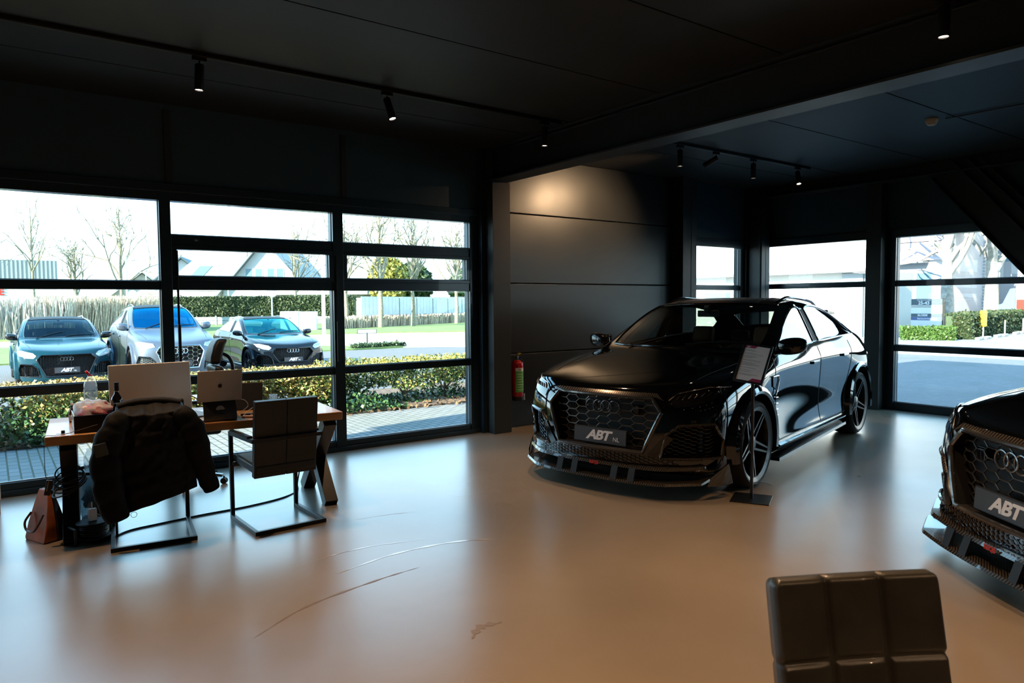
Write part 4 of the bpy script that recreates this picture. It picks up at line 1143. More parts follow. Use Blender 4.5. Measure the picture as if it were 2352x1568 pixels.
# laptop on a stand
lp = at_desk('laptop_stand', 'curved dark metal stand with a round sticker under the laptop', 'laptop stand', 1.075, .075, R(4))
stand_m = mat('stand_grey', (.10, .10, .105), .32, .8)
b = MB(); prof = [(.16, .003), (.0, .003), (-.018, .008), (-.02, .03), (.0, .12), (.045, .158), (.20, .162), (.20, .166), (.042, .164), (-.006, .125), (-.026, .032), (-.024, .004), (-.002, 0), (.16, 0)]
b.prism(prof, -.115, .115, Matrix(((0, 0, 1, 0), (1, 0, 0, 0), (0, 1, 0, 0), (0, 0, 0, 1)))); b.build('stand_body', stand_m, lp, bevel=.001)
stM = Matrix.Translation((0, -.0195, .082)) @ Matrix.Rotation(R(78), 4, 'X')
MB().lathe([(0, 0), (.032, 0), (.032, .0015), (0, .0015)], 32, stM).build('round_sticker', mat('sticker_dark', (.02, .04, .06), .3), lp)
MB().prism([p for p in arc(0, 0, .030, 0, 180, 20)], .0016, .0022, stM).build('sticker_top', mat('sticker_pale', (.55, .5, .5), .4), lp)

lt = thing('laptop', 'open silver laptop with a dark fruit emblem, raised on the stand', 'laptop', D(1.075, .135, DH+.168), DR+R(4))
MB().box(-.155, .155, -.05, .17, 0, .010).build('keyboard_base', alu, lt, bevel=.003)
M = Matrix.Translation((0, -.05, .008)) @ Matrix.Rotation(R(12), 4, 'X')
lid = MB().box(-.155, .155, -.004, .003, -.035, .20, M).build('lid', alu_light, lt, bevel=.003)
lg = MB(); em = mat('emblem_dark', (.01, .01, .011), .25, .5)
A = M @ Matrix.Translation((0, -.0045, .085)) @ Matrix.Rotation(R(90), 4, 'X')
s_ = .016
pts = []
for i in range(60):     # body of the fruit with a bite on the right
    a = 2*PI*i/60; c, s2 = math.cos(a), math.sin(a)
    rr = 1.0-.10*math.exp(-((a-PI/2)/.28)**2)*1.6-.07*math.exp(-((a-3*PI/2)/.22)**2)
    x, y = c*rr*.95, s2*rr
    dx, dy = x-1.15, y-.12; dd = math.hypot(dx, dy)
    if dd < .42: x, y = 1.15+dx/dd*.42, .12+dy/dd*.42
    pts.append((x*s_, y*s_))
lg.prism(pts, 0, .0006, A)
lg.prism([(0+s_*.02, s_*1.05), (s_*.1, s_*1.35), (s_*.42, s_*1.62), (s_*.38, s_*1.28)], 0, .0006, A)
lg.build('emblem', em, lid)
# second dark tablet / laptop
ds = thing('tablet', 'dark tablet leaning behind the silver laptop on the desk', 'tablet', D(1.30, .52, DH+.001), DR+R(-12))
M = Matrix.Rotation(R(-18), 4, 'X'); MB().box(-.17, .17, -.006, .006, 0, .225, M).build('screen_case', matt_black, ds, bevel=.004)
MB().box(-.166, .166, -.007, -.0055, .218, .224, M).build('case_edge', alu, ds)
MB().box(-.12, .12, .0, .12, 0, .006).build('stand_flap', matt_black, ds, bevel=.002)
# folder and papers left of the laptop
fo = at_desk('document_folder', 'grey folder lying on loose papers left of the laptop', 'folder', .93, .42, R(20))
MB().box(-.11, .11, -.15, .15, .006, .018).build('cover', mat('folder_grey', (.16, .17, .19), .5), fo, bevel=.003)
pm = mat('paper_white', (.78, .78, .76), .6)
pz = 0
for (x, y, rz, n_) in ((.86, .30, 12, 0), (.90, .22, -20, 1), (.83, .18, 35, 2)):
    o = MB().box(-.105, .105, -.148, .148, 0, .0015+.001*n_).build('paper_sheet', pm, None)
    o.location = D(x, y, DH+.001+.0026*n_); o.rotation_euler = (0, 0, DR+R(rz)); tag(o, ('white paper sheet under the other papers beside the laptop stand', 'white paper sheet in the middle of the small pile by the laptop', 'white paper sheet lying on top of the pile behind the jacket')[n_], 'paper', 'papers on the desk')
# wine bottle
wb = at_desk('wine_bottle', 'dark wine bottle standing in front of the large screen', 'bottle', .425, .22)
gl_d = mat('bottle_glass_dark', (.006, .004, .004), .06, coat=.6)
MB().lathe([(0, 0), (.037, 0), (.038, .01), (.038, .185), (.034, .205), (.018, .228), (.0145, .245), (.0145, .29), (.016, .292), (.016, .305), (0, .305)], 32).build('glass_body', gl_d, wb)
MB().lathe([(.0152, .245), (.0158, .25), (.0158, .300), (.0172, .301), (.0165, .309), (0, .3095)], 24, cap=False).build('foil_cap', mat('foil_black', (.012, .01, .01), .35, .3), wb)
MB().lathe([(.0160, .246), (.0163, .247), (.0163, .249), (.016, .25)], 24, cap=False).build('foil_ring', mat('gold_ring', (.45, .33, .15), .3, .8), wb)
# water bottle
clear = glassmat('clear_plastic', (.88, .93, .95), .12, .05, milk=.22)
def water_bottle(t, red=True):
    pr_ = [(0, 0), (.036, 0), (.042, .008)]
    for i in range(13): pr_.append((.044 if i % 2 else .0405, .02+i*.0145))
    pr_ += [(.044, .21), (.0445, .25), (.042, .275), (.034, .30), (.022, .318), (.014, .328), (.014, .345)]
    o = MB().lathe(pr_, 32, cap=False).build('bottle_body', clear, t)
    MB().lathe([(0, .004), (.034, .004), (.040, .01), (.041, .14), (0, .14)], 24).build('water', glassmat('water_clear', (.80, .90, .93), .10), o)
    MB().lathe([(.0445, .18), (.0447, .18), (.0449, .235), (.0445, .235)], 32, cap=False).build('wrapper', glassmat('label_film', (.75, .8, .84), .2, .3), o)
    return o
wa = at_desk('water_bottle', 'large clear water bottle with an open red cap on the desk', 'bottle', .27, .56)
water_bottle(wa)
b = MB(); M = Matrix.Translation((-.015, 0, .362)) @ Matrix.Rotation(R(55), 4, 'Y'); b.lathe([(0, -.01), (.016, -.01), (.017, .006), (0, .008)], 20, M).tube([(0, 0, .345), (-.008, 0, .352), (-.012, 0, .36)], .003, 6); b.build('cap', mat('cap_red', (.55, .02, .02), .4), wa)
b = MB(); b.lathe([(.0145, .338), (.017, .338), (.017, .345), (.0145, .345)], 20, cap=False).build('neck_ring', mat('cap_red', (.55, .02, .02), .4), wa)
# small brown bottle
sb = at_desk('small_brown_bottle', 'small brown glass bottle left of the water bottle', 'bottle', .15, .62)
MB().lathe([(0, 0), (.022, 0), (.023, .005), (.023, .07), (.018, .085), (.009, .10), (.008, .125), (0, .125)], 24).build('glass_body', mat('brown_glass', (.05, .02, .008), .08, coat=.5), sb)
MB().lathe([(.0235, .01), (.0235, .055)], 24, cap=False).build('wrapper', mat('label_cream', (.5, .45, .35), .5), sb)
MB().lathe([(0, .122), (.0095, .122), (.0095, .138), (0, .138)], 16).build('cap', white_pl, sb)
# black box with plastic bag
bx_ = at_desk('storage_box', 'black open cardboard box on the left end of the desk', 'box', .165, .045, R(3))
b = MB(); t_ = .006; X0, X1, Y0, Y1, Hh = 0, .30, 0, .34, .115
b.box(X0, X1, Y0, Y1, 0, t_).box(X0, X1, Y0, Y0+t_, t_, Hh).box(X0, X1, Y1-t_, Y1, t_, Hh).box(X1-t_, X1, Y0+t_, Y1-t_, t_, Hh)
b.build('box_body', matt_black, bx_)
MB().box(X0, X0+t_, Y0+t_, Y1-t_, t_, Hh).build('side_wall', mat('box_side_grey', (.35, .37, .38), .35), bx_)
pb = thing('plastic_bag', 'crumpled clear plastic bag with pink filling in the black box', 'bag', D(.175, .055, DH+.008), DR+R(3))
def blob(cx, cy, cz, rx, ry, rz_, amp, seed, n=26, k=16):
    vs = []; fs = []
    for j in range(k+1):
        th = PI*j/k
        for i in range(n):
            a = 2*PI*i/n; d = Vector((math.sin(th)*math.cos(a), math.sin(th)*math.sin(a), math.cos(th)))
            q = 1+amp*noise.noise(d*2.2+Vector((seed, 0, 0)))+amp*.5*noise.noise(d*6+Vector((seed, 4, 0)))
            vs.append((cx+d.x*rx*q, cy+d.y*ry*q, max(cz+d.z*rz_*q, .001)))
    for j in range(k):
        for i in range(n): fs.append((j*n+i, j*n+(i+1) % n, (j+1)*n+(i+1) % n, (j+1)*n+i))
    return vs, fs
v_, f_ = blob(.14, .17, .085, .115, .13, .075, .35, 1); MB().add(v_, f_, True).build('filling', mat('pink_paper', (.30, .05, .09), .5, var=.5, vscale=9), pb, autosm=False)
v_, f_ = blob(.12, .18, .09, .13, .14, .085, .45, 5); MB().add(v_, f_, True).build('plastic_film', glassmat('film', (.85, .85, .87), .05, .4, milk=.4), pb, autosm=False)
# keys at the edge of the box
ky = at_desk('key_bunch', 'small bunch of keys left of the black box', 'keys', .10, .10)
b = MB(); b.torus((0, 0, .003), .014, .0012, 'z', 20, 5).box(.01, .05, -.004, .004, .001, .003).box(-.04, -.01, .0, .008, .001, .003); b.build('key_ring', chrome, ky)
MB().box(-.01, .012, -.02, .0, .001, .022).build('key_fob', matt_black, ky, bevel=.004)
# clutter right of the laptop
for i, (x, y, sx_, sy, sz, m, nm, lab, ct) in enumerate([
    (1.31, .10, .15, .05, .012, mat('wood_block', (.45, .22, .08), .5), 'wooden_tray', 'small flat wooden tray at the front desk edge', 'tray'),
    (1.28, .22, .07, .035, .015, matt_black, 'car_key', 'black car key on the desk right of the laptop stand', 'key'),
    (1.36, .28, .09, .045, .010, mat('usb_grey', (.2, .21, .23), .4), 'usb_stick', 'grey plastic stick among cables on the desk', 'usb stick'),
    (1.44, .22, .12, .10, .03, mat('pink_pack', (.55, .33, .30), .5), 'tissue_pack', 'pale pink pack on the desk beside the cables', 'pack'),
    (1.18, .10, .02, .02, .028, alu, 'metal_clip', 'small metal clip standing beside the laptop stand', 'clip')]):
    o = MB().box(-sx_/2, sx_/2, -sy/2, sy/2, 0, sz).build(nm, m, None, bevel=.003); o.location = D(x, y, DH+.001); o.rotation_euler = (0, 0, DR+R(20*i-30)); tag(o, lab, ct)
o = MB().lathe([(0, 0), (.02, 0), (.022, .012), (.012, .024), (0, .024)], 16).build('black_knob', matt_black); o.location = D(1.335, .045, DH+.002); tag(o, 'small round black knob at the front desk edge', 'knob')
cable_w = mat('cable_white', (.55, .50, .44), .5); cable_b = mat('cable_black', (.012, .012, .013), .5)
def cable(name, pts, r, m, lab, k=8):
    o = MB().tube(smooth_path(pts, k), r, 6).build(name, m, None); tag(o, lab, 'cable'); return o
z0 = DH+.004
cable('charging_cable', [D(1.21, .18, z0+.13), D(1.27, .20, z0+.12), D(1.30, .22, z0+.07), D(1.24, .24, z0+.02), D(1.22, .30, z0)], .0022, cable_w, 'white charging cable hanging in a loop from the laptop')
cable('white_cable', [D(1.24, .14, z0), D(1.32, .20, z0+.05), D(1.42, .26, z0+.075), D(1.50, .30, z0+.05), D(1.58, .34, z0)], .0022, cable_w, 'white cable arching over the desk right of the laptop')
cable('coiled_white_cable', [D(1.40, .12, z0), D(1.38, .20, z0+.04), D(1.44, .24, z0+.06), D(1.52, .20, z0+.03), D(1.48, .12, z0)], .0025, cable_w, 'coiled white cable near the pink pack on the desk')
cable('desk_cable', [D(.80, .10, z0+.01), D(.88, .14, z0+.012), D(.95, .20, z0+.012), D(.99, .26, z0+.01)], .002, cable_b, 'thin black cable over the papers left of the laptop stand')
# drinking glass
dg = at_desk('drinking_glass', 'clear drinking glass at the back of the desk above the chair', 'glass', 1.60, .72)
MB().lathe([(0, 0), (.026, 0), (.034, .085), (.032, .085), (.025, .006), (0, .006)], 24, cap=False).build('tumbler', clear, dg)
# cable hanging off the left end with a small adapter
cable('hanging_cable', [D(.30, .05, DH+.05), D(.10, .0, DH+.008), D(.0, .02, DH+.004), D(-.006, .06, DH-.06), D(-.008, .10, .50), D(.0, .12, .46)], .002, cable_b, 'thin black cable hanging off the left end of the desk')
ad = thing('power_adapter', 'small black power adapter dangling left of the desk leg', 'adapter', D(.005, .12, .40), DR)
M = Matrix.Rotation(R(12), 4, 'Y'); MB().box(-.018, .018, -.014, .014, -.05, .05, M).build('adapter_body', matt_black, ad, bevel=.004); MB().box(-.008, -.004, -.0148, -.0142, -.02, .045, M).build('label_strip', cream, ad)
# coil of cable round the desk leg
o = MB()
for i in range(4):
    pts = [(D(.125, .15, 0).x+(.082+.006*i)*math.cos(a), D(.125, .15, 0).y+(.066+.004*i)*math.sin(a), .47-.03*i+.05*math.sin(a+i*.4)) for a in [2*PI*j/24 for j in range(24)]]
    o.tube(pts, .005, 6, closed=True)
o = o.build('cable_coil', cable_b); tag(o, 'black cable coil wound round the left desk leg', 'cable')
# cable reel with a white plug
cr_ = thing('cable_reel', 'black cable reel with a white charger on the floor under the desk', 'cable reel', (.525, 5.56, 0), R(15))
b = MB(); b.lathe([(0, .02), (.10, .02), (.105, .028), (.105, .034), (.07, .036), (.065, .05), (.065, .115), (.10, .12), (.105, .128), (.10, .134), (0, .136)], 36); b.build('spool', matt_black, cr_)
b = MB()
for i in range(5):
    b.torus((0, 0, .05+i*.014), .078+.006*(i % 2), .0065, 'z', 36, 6)
b.build('wound_cable', cable_b, cr_)
b = MB(); b.tube([(-.13, -.05, .0), (-.13, -.05, .11), (-.13, .05, .11), (-.13, .05, .0)], .009, 8).tube([(.13, -.05, .0), (.13, -.05, .11), (.13, .05, .11), (.13, .05, .0)], .009, 8).tube([(-.13, 0, .01), (.13, 0, .01)], .008, 8); b.build('reel_frame', matt_black, cr_)
b = MB(); b.box(-.028, .022, -.014, .014, .137, .22); pg = b.build('charger', white_pl, cr_, bevel=.004); MB().cyl((-.005, 0, .22), (-.005, 0, .265), .004, 8).build('charger_plug', white_pl, pg)
b = MB(); b.tube(smooth_path([(.0, .0, .20), (.05, -.03, .16), (.12, -.05, .145), (.20, -.02, .17), (.24, .02, .20)], 6), .003, 6); b.build('white_lead', cable_w, cr_)
# waste basket with bottle
wbk = thing('waste_basket', 'clear waste basket with empty bottles beside the desk leg', 'waste basket', (.62, 6.18, 0))
MB().lathe([(0, .004), (.11, .004), (.112, 0), (.15, .36), (.156, .365), (.148, .36), (.108, .008)], 36, cap=False).build('basket', glassmat('basket_plastic', (.55, .62, .65), .12, .1, milk=.15), wbk)
MB().lathe([(.146, .35), (.156, .35), (.158, .372), (.148, .372), (.146, .35)], 36, cap=False).build('rim_band', matt_black, wbk)
v_, f_ = blob(.02, 0, .14, .10, .10, .13, .4, 8); tag(MB().add(v_, f_, True).build('black_waste', matt_black, wbk, autosm=False))
v_, f_ = blob(-.03, -.04, .22, .05, .05, .04, .5, 12); MB().add(v_, f_, True).build('green_wrapper', mat('green_foil', (.03, .20, .05), .4), wbk, autosm=False)
wb2 = thing('empty_water_bottle', 'empty clear bottle sticking out of the waste basket', 'bottle', (.60, 6.16, .20), 0); wb2.rotation_euler = (R(8), R(-6), 0)
water_bottle(wb2)
# handbag
hb = thing('handbag', 'brown and black leather handbag on the floor left of the desk leg', 'handbag', (.275, 5.80, 0), R(-66))
tan = mat('bag_tan_leather', (.30, .075, .018), .5, var=.35, vscale=7); blk = mat('bag_black_leather', (.012, .012, .012), .3, coat=.3)
def bagpart(y0, y1, m, name, lean=0.0):
    rows = [(0, .115), (.02, .125), (.12, .118), (.25, .088), (.31, .07), (.345, .058)]; vs = []; fs = []
    for (z, hw) in rows:
        t = (1-z/.42); ymid = (y0+y1)/2; hd = (y1-y0)/2
        for sx_, sy in ((-1, -1), (1, -1), (1, 1), (-1, 1)):
            yy = (0 if sy*(y0+y1) < 0 else sy*abs(y1-y0)*t)
            yy = (y0 if sy < 0 else y1)*t
            vs.append((sx_*hw, yy+lean*z, z))
    for i in range(len(rows)-1):
        for k in range(4): fs.append((i*4+k, i*4+(k+1) % 4, (i+1)*4+(k+1) % 4, (i+1)*4+k))
    fs += [(3, 2, 1, 0), tuple((len(rows)-1)*4+k for k in range(4))]
    return MB().add(vs, fs).build(name, m, hb, bevel=.012, seg=3)
bagpart(-.09, .0, tan, 'front_panel'); bagpart(.001, .085, blk, 'rear_compartment')
b = MB(); b.tube(smooth_path([(-.075, -.062, .19), (-.085, -.10, .13), (-.05, -.11, .08), (.03, -.11, .08), (.08, -.10, .13), (.075, -.062, .19)], 6), .0075, 8); b.build('handle', mat('bag_handle', (.06, .022, .012), .35), hb)
b = MB(); b.tube(smooth_path([(-.09, .075, .16), (-.09, .10, .28), (0, .10, .34), (.09, .10, .28), (.09, .075, .16)], 6), .0065, 8); b.build('handle', blk, hb)
b = MB(); b.tube([(-.128, .045, .03), (-.118, .04, .15), (-.085, .02, .27)], .004, 6); b.build('zip', mat('zip_gold', (.5, .38, .2), .3, .9), hb)
# cable across the floor
cable('floor_cable', [(.62, 5.50, .006), (.75, 5.62, .006), (.95, 5.66, .006), (1.25, 5.70, .006), (1.6, 5.72, .006), (1.9, 5.80, .006), (2.08, 5.95, .006), (2.12, 6.05, .05), (2.15, 6.0, .30)], .006, cable_b, 'black power cable running across the floor under the desk')
# orange cabinet edge at the far left
cb = thing('wooden_rack', 'orange wooden rack with white edge cut off by the left edge of the photo', 'rack', (-.31, 6.92, 0))
MB().box(-.25, .30, -.2, .2, .0, .50).build('case', wood, cb, bevel=.004); MB().box(.302, .335, -.18, .20, .10, .36).build('side_tray', white_pl, cb, bevel=.004)
MB().box(.302, .33, -.2, -.181, .0, .46).build('edge_board', wood, cb, bevel=.003)

# ---------------------------------------------------------------- information stand
st = thing('information_stand', 'black floor stand holding a framed price sheet beside the car', 'sign stand', (4.92, 3.42, 0), R(0))
MB().box(-.15, .15, -.15, .15, 0, .008).build('base_plate', black_metal, st, bevel=.002).rotation_euler = (0, 0, R(28))
MB().cyl((0, 0, .008), (0, 0, .99), .013, 20).build('pole', mat('pole_steel', (.05, .05, .055), .3, .8), st)
fM = Matrix.Translation((0, 0, 1.10)) @ Matrix.Rotation(R(-80), 4, 'Z') @ Matrix.Rotation(R(6), 4, 'Y') @ Matrix.Rotation(R(-24), 4, 'X')
# frame plane: local x = right, z = up, faces -y
fr_ = MB().box(-.122, .122, -.006, .010, -.165, -.148, fM).box(-.122, .122, -.006, .010, .148, .165, fM).box(-.122, -.105, -.006, .010, -.148, .148, fM).box(.105, .122, -.006, .010, -.148, .148, fM).box(-.12, .12, .004, .010, -.16, .16, fM).build('sign_frame', black_metal, st, bevel=.002)
MB().box(-.106, .106, .001, .004, -.149, .149, fM).build('paper', mat('sheet', (.82, .80, .80), .5), fr_)
mg = mat('magenta_print', (.35, .02, .10), .5); ink = mat('ink_grey', (.16, .15, .16), .6)
FX = fM @ Matrix.Translation((0, .0008, 0)) @ Matrix.Rotation(R(90), 4, 'X')
MB().prism([(-.106, .149), (.0, .149), (-.02, .128), (-.106, .128)], 0, .0006, FX).build('magenta_header', mg, fr_)
MB().prism([(.106, -.149), (.106, -.122), (.03, -.122), (.0, -.149)], 0, .0006, FX).build('magenta_footer', mg, fr_)
text_mesh('ABT', .015, plate_white, 'header_lettering', fr_, FX @ Matrix.Translation((-.075, .138, .001)), shear=.28, bold=.0005, extrude=.0002, sx=1.2)
b = MB(); rnd = random.Random(4)
for i, yy in enumerate([.11, .104, .085, .075, .06, .052, .044, .028, .02, .004, -.004, -.012, -.02, -.04, -.06, -.075, -.095, -.102]):
    b.prism([(-.09, yy), (-.09, yy+.0022), (-.09+rnd.uniform(.05, .17), yy+.0022), (-.09+rnd.uniform(.05, .17), yy)], 0, .0005, FX)
b.build('printed_lines', ink, fr_)

# ---------------------------------------------------------------- fire extinguisher
fe = thing('fire_extinguisher', 'red fire extinguisher with green label on the black wall', 'fire extinguisher', (5.36, 7.16, .40))
red = mat('extinguisher_red', (.42, .008, .008), .25, coat=.5)
MB().lathe([(0, .02), (.07, .02), (.075, .03), (.075, .42), (.07, .45), (.045, .475), (.03, .482), (0, .482)], 36).build('cylinder', red, fe)
MB().lathe([(0, -.03), (.066, -.03), (.069, -.02), (.069, .035), (0, .035)], 36).build('foot_ring', matt_black, fe)
def curved_label(a0, a1, z0_, z1_, m, name, r0=.0757):
    n = 16; vs = []
    for i in range(n+1):
        a = R(a0+(a1-a0)*i/n); vs += [(r0*math.cos(a), r0*math.sin(a), z0_), (r0*math.cos(a), r0*math.sin(a), z1_), ((r0-.001)*math.cos(a), (r0-.001)*math.sin(a), z1_), ((r0-.001)*math.cos(a), (r0-.001)*math.sin(a), z0_)]
    fs = [(4*i+k, 4*i+(k+1) % 4, 4*(i+1)+(k+1) % 4, 4*(i+1)+k) for i in range(n) for k in range(4)]
    return MB().add(vs, fs, True).build(name, m, fe)
curved_label(215, 325, .08, .345, mat('label_green', (.10, .38, .08), .4, var=.3, vscale=20), 'green_sticker')
wl = curved_label(215, 325, .345, .385, white_pl, 'white_sticker')
for i in range(7):
    curved_label(232, 232+rnd.uniform(30, 70), .11+i*.032, .116+i*.032, white_pl, 'text_line', .0762)
for i, ch in enumerate('BLUSSER'):
    a = R(228+i*13.5); Mt = Matrix.Translation((.0764*math.cos(a), .0764*math.sin(a), .365)) @ Matrix.Rotation(a+PI/2, 4, 'Z') @ Matrix.Rotation(R(90), 4, 'X')
    if ch in 'BLUSER': pass
text_mesh('NU', .03, matt_black, 'sticker_lettering', wl, Matrix.Translation((-.018, -.0775, .365)) @ Matrix.Rotation(R(90), 4, 'X'), extrude=.0004, bold=.0008)
MB().cyl((0, 0, .48), (0, 0, .53), .016, 16).box(-.045, .045, -.012, .012, .505, .52).box(-.05, .03, -.01, .01, .53, .538).build('valve', chrome, fe, bevel=.001)
MB().cyl((.01, 0, .53), (.02, -.005, .575), .010, 10).box(-.005, .05, -.008, .008, .555, .567).build('pin_handle', mat('yellow_pin', (.5, .38, .03), .4), fe)
MB().tube(smooth_path([(.03, 0, .505), (.075, .0, .47), (.088, -.01, .40), (.090, -.01, .2), (.088, -.01, .02)], 6), .008, 8).build('hose', matt_black, fe)
MB().cyl((.088, -.01, .05), (.088, -.01, -.03), .016, 14, .02).build('nozzle', mat('nozzle_grey', (.25, .3, .33), .4), fe)
MB().tube(smooth_path([(-.02, 0, .50), (-.05, .02, .54), (-.10, .06, .53), (-.15, .10, .49)], 6), .005, 6).build('wall_hook', grey_metal, fe)
gv = MB().lathe([(0, .0), (.018, .01), (.022, .05), (.018, .10), (0, .115)], 14).build('green_scraper', mat('lime_plastic', (.15, .42, .05), .4)); gv.location = (5.235, 7.17, .50); tag(gv, 'small lime green plastic holder between the column and the extinguisher', 'holder')
cable('wall_cord', [(5.215, 7.20, .38), (5.222, 7.18, .30), (5.20, 7.19, .22), (5.215, 7.17, .12), (5.20, 7.16, .03), (5.28, 7.17, .008), (5.36, 7.22, .008)], .005, mat('cord_grey', (.2, .26, .3), .5), 'loose grey cord hanging down beside the steel column')
# ---------------------------------------------------------------- outside
GZ = -.12
def brick_mat(name, c1, c2, mortar, sx_, rot=0.0, bw=.5, rh=.25, msize=.03, moss=None, rough=.85):
    m = mat(name, c1, rough)
    n = m.node_tree.nodes; l = m.node_tree.links; b = n['Principled BSDF']
    t = n.new('ShaderNodeTexCoord'); mp = n.new('ShaderNodeMapping'); mp.inputs['Scale'].default_value = (sx_, sx_, sx_); mp.inputs['Rotation'].default_value = (0, 0, rot)
    br = n.new('ShaderNodeTexBrick'); br.inputs['Scale'].default_value = 1.0; br.inputs['Mortar Size'].default_value = msize
    br.inputs['Brick Width'].default_value = bw; br.inputs['Row Height'].default_value = rh
    br.inputs['Color1'].default_value = (*c1, 1); br.inputs['Color2'].default_value = (*c2, 1); br.inputs['Mortar'].default_value = (*mortar, 1)
    l.new(t.outputs['Object'], mp.inputs[0]); l.new(mp.outputs[0], br.inputs['Vector'])
    nz = n.new('ShaderNodeTexNoise'); nz.inputs['Scale'].default_value = .8; nz.inputs['Detail'].default_value = 8
    l.new(t.outputs['Object'], nz.inputs['Vector'])
    mx = n.new('ShaderNodeMix'); mx.data_type = 'RGBA'; mx.inputs[7].default_value = (*(moss or (c1[0]*.6, c1[1]*.65, c1[2]*.6)), 1)
    mr = n.new('ShaderNodeMapRange'); mr.inputs[1].default_value = .45; mr.inputs[2].default_value = .75; mr.inputs[4].default_value = .55
    l.new(nz.outputs[0], mr.inputs[0]); l.new(mr.outputs[0], mx.inputs[0]); l.new(br.outputs[0], mx.inputs[6]); l.new(mx.outputs[2], b.inputs['Base Color'])
    return m
def poly_slab(name, pts, z0, z1, m):
    o = MB().prism(pts, z0, z1).build(name, m, autosm=False); return struct(o)
grass_m = mat('grass', (.13, .20, .055), .9, col2=(.20, .26, .09), vscale=3, bump=.6, bscale=30)
asph = brick_mat('parking_pavers', (.20, .20, .205), (.16, .165, .17), (.09, .09, .09), 5)
soil = mat('soil', (.10, .065, .045), .95, col2=(.20, .14, .095), vscale=9, bump=.8, bscale=40)
road_m = mat('road', (.42, .41, .39), .85, var=.12, vscale=1.2)
near_pav = brick_mat('near_pavers', (.24, .25, .255), (.29, .295, .295), (.075, .085, .055), 2.4, R(90), .5, .25, .022, moss=(.17, .18, .13))
right_pav = brick_mat('street_bricks', (.15, .175, .19), (.20, .22, .23), (.07, .08, .09), 4.2, R(45), .5, .25, .03)
kerb_m = mat('kerb', (.33, .33, .33), .8, var=.2, vscale=4)
poly_slab('ground', [(-120, -60), (160, -60), (160, 200), (-120, 200)], GZ-.30, GZ-.02, mat('earth_green', (.16, .19, .10), .9, var=.3, vscale=.4))
poly_slab('ground_paving', [(-20, 7.35), (10.75, 7.35), (10.75, 13), (9.6, 13), (9.6, 10.35), (-20, 10.35)], GZ-.02, GZ, near_pav)
poly_slab('ground_bed', [(-20, 10.35), (9.6, 10.35), (9.6, 12.9), (-20, 12.9)], GZ-.02, GZ+.03, soil)
poly_slab('parking_lot', [(-30, 12.9), (10.9, 12.9), (16, 16), (22.5, 16), (14.2, 24.6), (11.0, 24.9), (4.5, 25.6), (-30, 26.2)], GZ-.02, GZ, asph)
poly_slab('grass_strip', [(-30, 26.3), (4.5, 25.7), (11.0, 25.0), (13.3, 25.4), (11.5, 27.4), (.6, 36), (-30, 44)], GZ-.02, GZ+.04, grass_m)
poly_slab('road', [(-60, 66), (-30, 44.2), (.6, 36.1), (11.5, 27.5), (13.4, 25.5), (14.4, 24.7), (23, 16), (70, 16), (120, 10), (120, 26), (23.4, 36.0), (19, 38.0), (4.5, 42.5), (.8, 42.7), (-30, 55), (-60, 76)], GZ-.02, GZ+.005, road_m)
poly_slab('grass_verge', [(-60, 76), (-30, 55), (.8, 42.8), (4.5, 42.6), (19, 38.1), (23.4, 36.1), (120, 26.1), (120, 90), (-60, 110)], GZ-.02, GZ+.06, grass_m)
poly_slab('street_right', [(10.75, -40), (23.6, -40), (23.6, 16), (10.9, 12.8)], GZ-.02, GZ, right_pav)
poly_slab('kerb_right', [(23.6, -40), (23.85, -40), (23.85, 16), (23.6, 16)], GZ-.02, GZ+.06, kerb_m)
poly_slab('pavement_right', [(23.85, -40), (60, -40), (60, 15.9), (23.85, 15.9)], GZ-.02, GZ+.03, brick_mat('pavement_slabs', (.30, .30, .30), (.34, .34, .33), (.2, .22, .18), 2.5, 0, .5, .25, .03))

# foliage: many small leaves as one mesh per plant
leafs = {
 'tan': mat('leaf_tan', (.40, .27, .10), .55, col2=(.52, .40, .16), vscale=30),
 'green': mat('leaf_green', (.035, .085, .020), .45, col2=(.09, .16, .03), vscale=30),
 'yellow': mat('leaf_yellowgreen', (.22, .24, .04), .5, col2=(.42, .36, .10), vscale=25),
 'dark': mat('leaf_dark', (.02, .045, .018), .5, col2=(.045, .085, .025), vscale=20),
 'ivy': mat('leaf_ivy', (.03, .075, .03), .28, col2=(.07, .15, .045), vscale=30),
 'hedge': mat('leaf_hedge', (.025, .055, .02), .6, col2=(.07, .085, .035), vscale=8),
 'brown': mat('leaf_brown', (.12, .07, .035), .7, col2=(.20, .13, .07), vscale=20)}
bark = mat('bark', (.13, .10, .07), .85, col2=(.22, .18, .12), vscale=20, bump=.5, bscale=60)
bark_mid = mat('bark_mid', (.34, .33, .29), .85, col2=(.20, .19, .16), vscale=4)
bark_pale = mat('bark_pale', (.30, .28, .20), .85, col2=(.16, .15, .11), vscale=8, bump=.4, bscale=40)
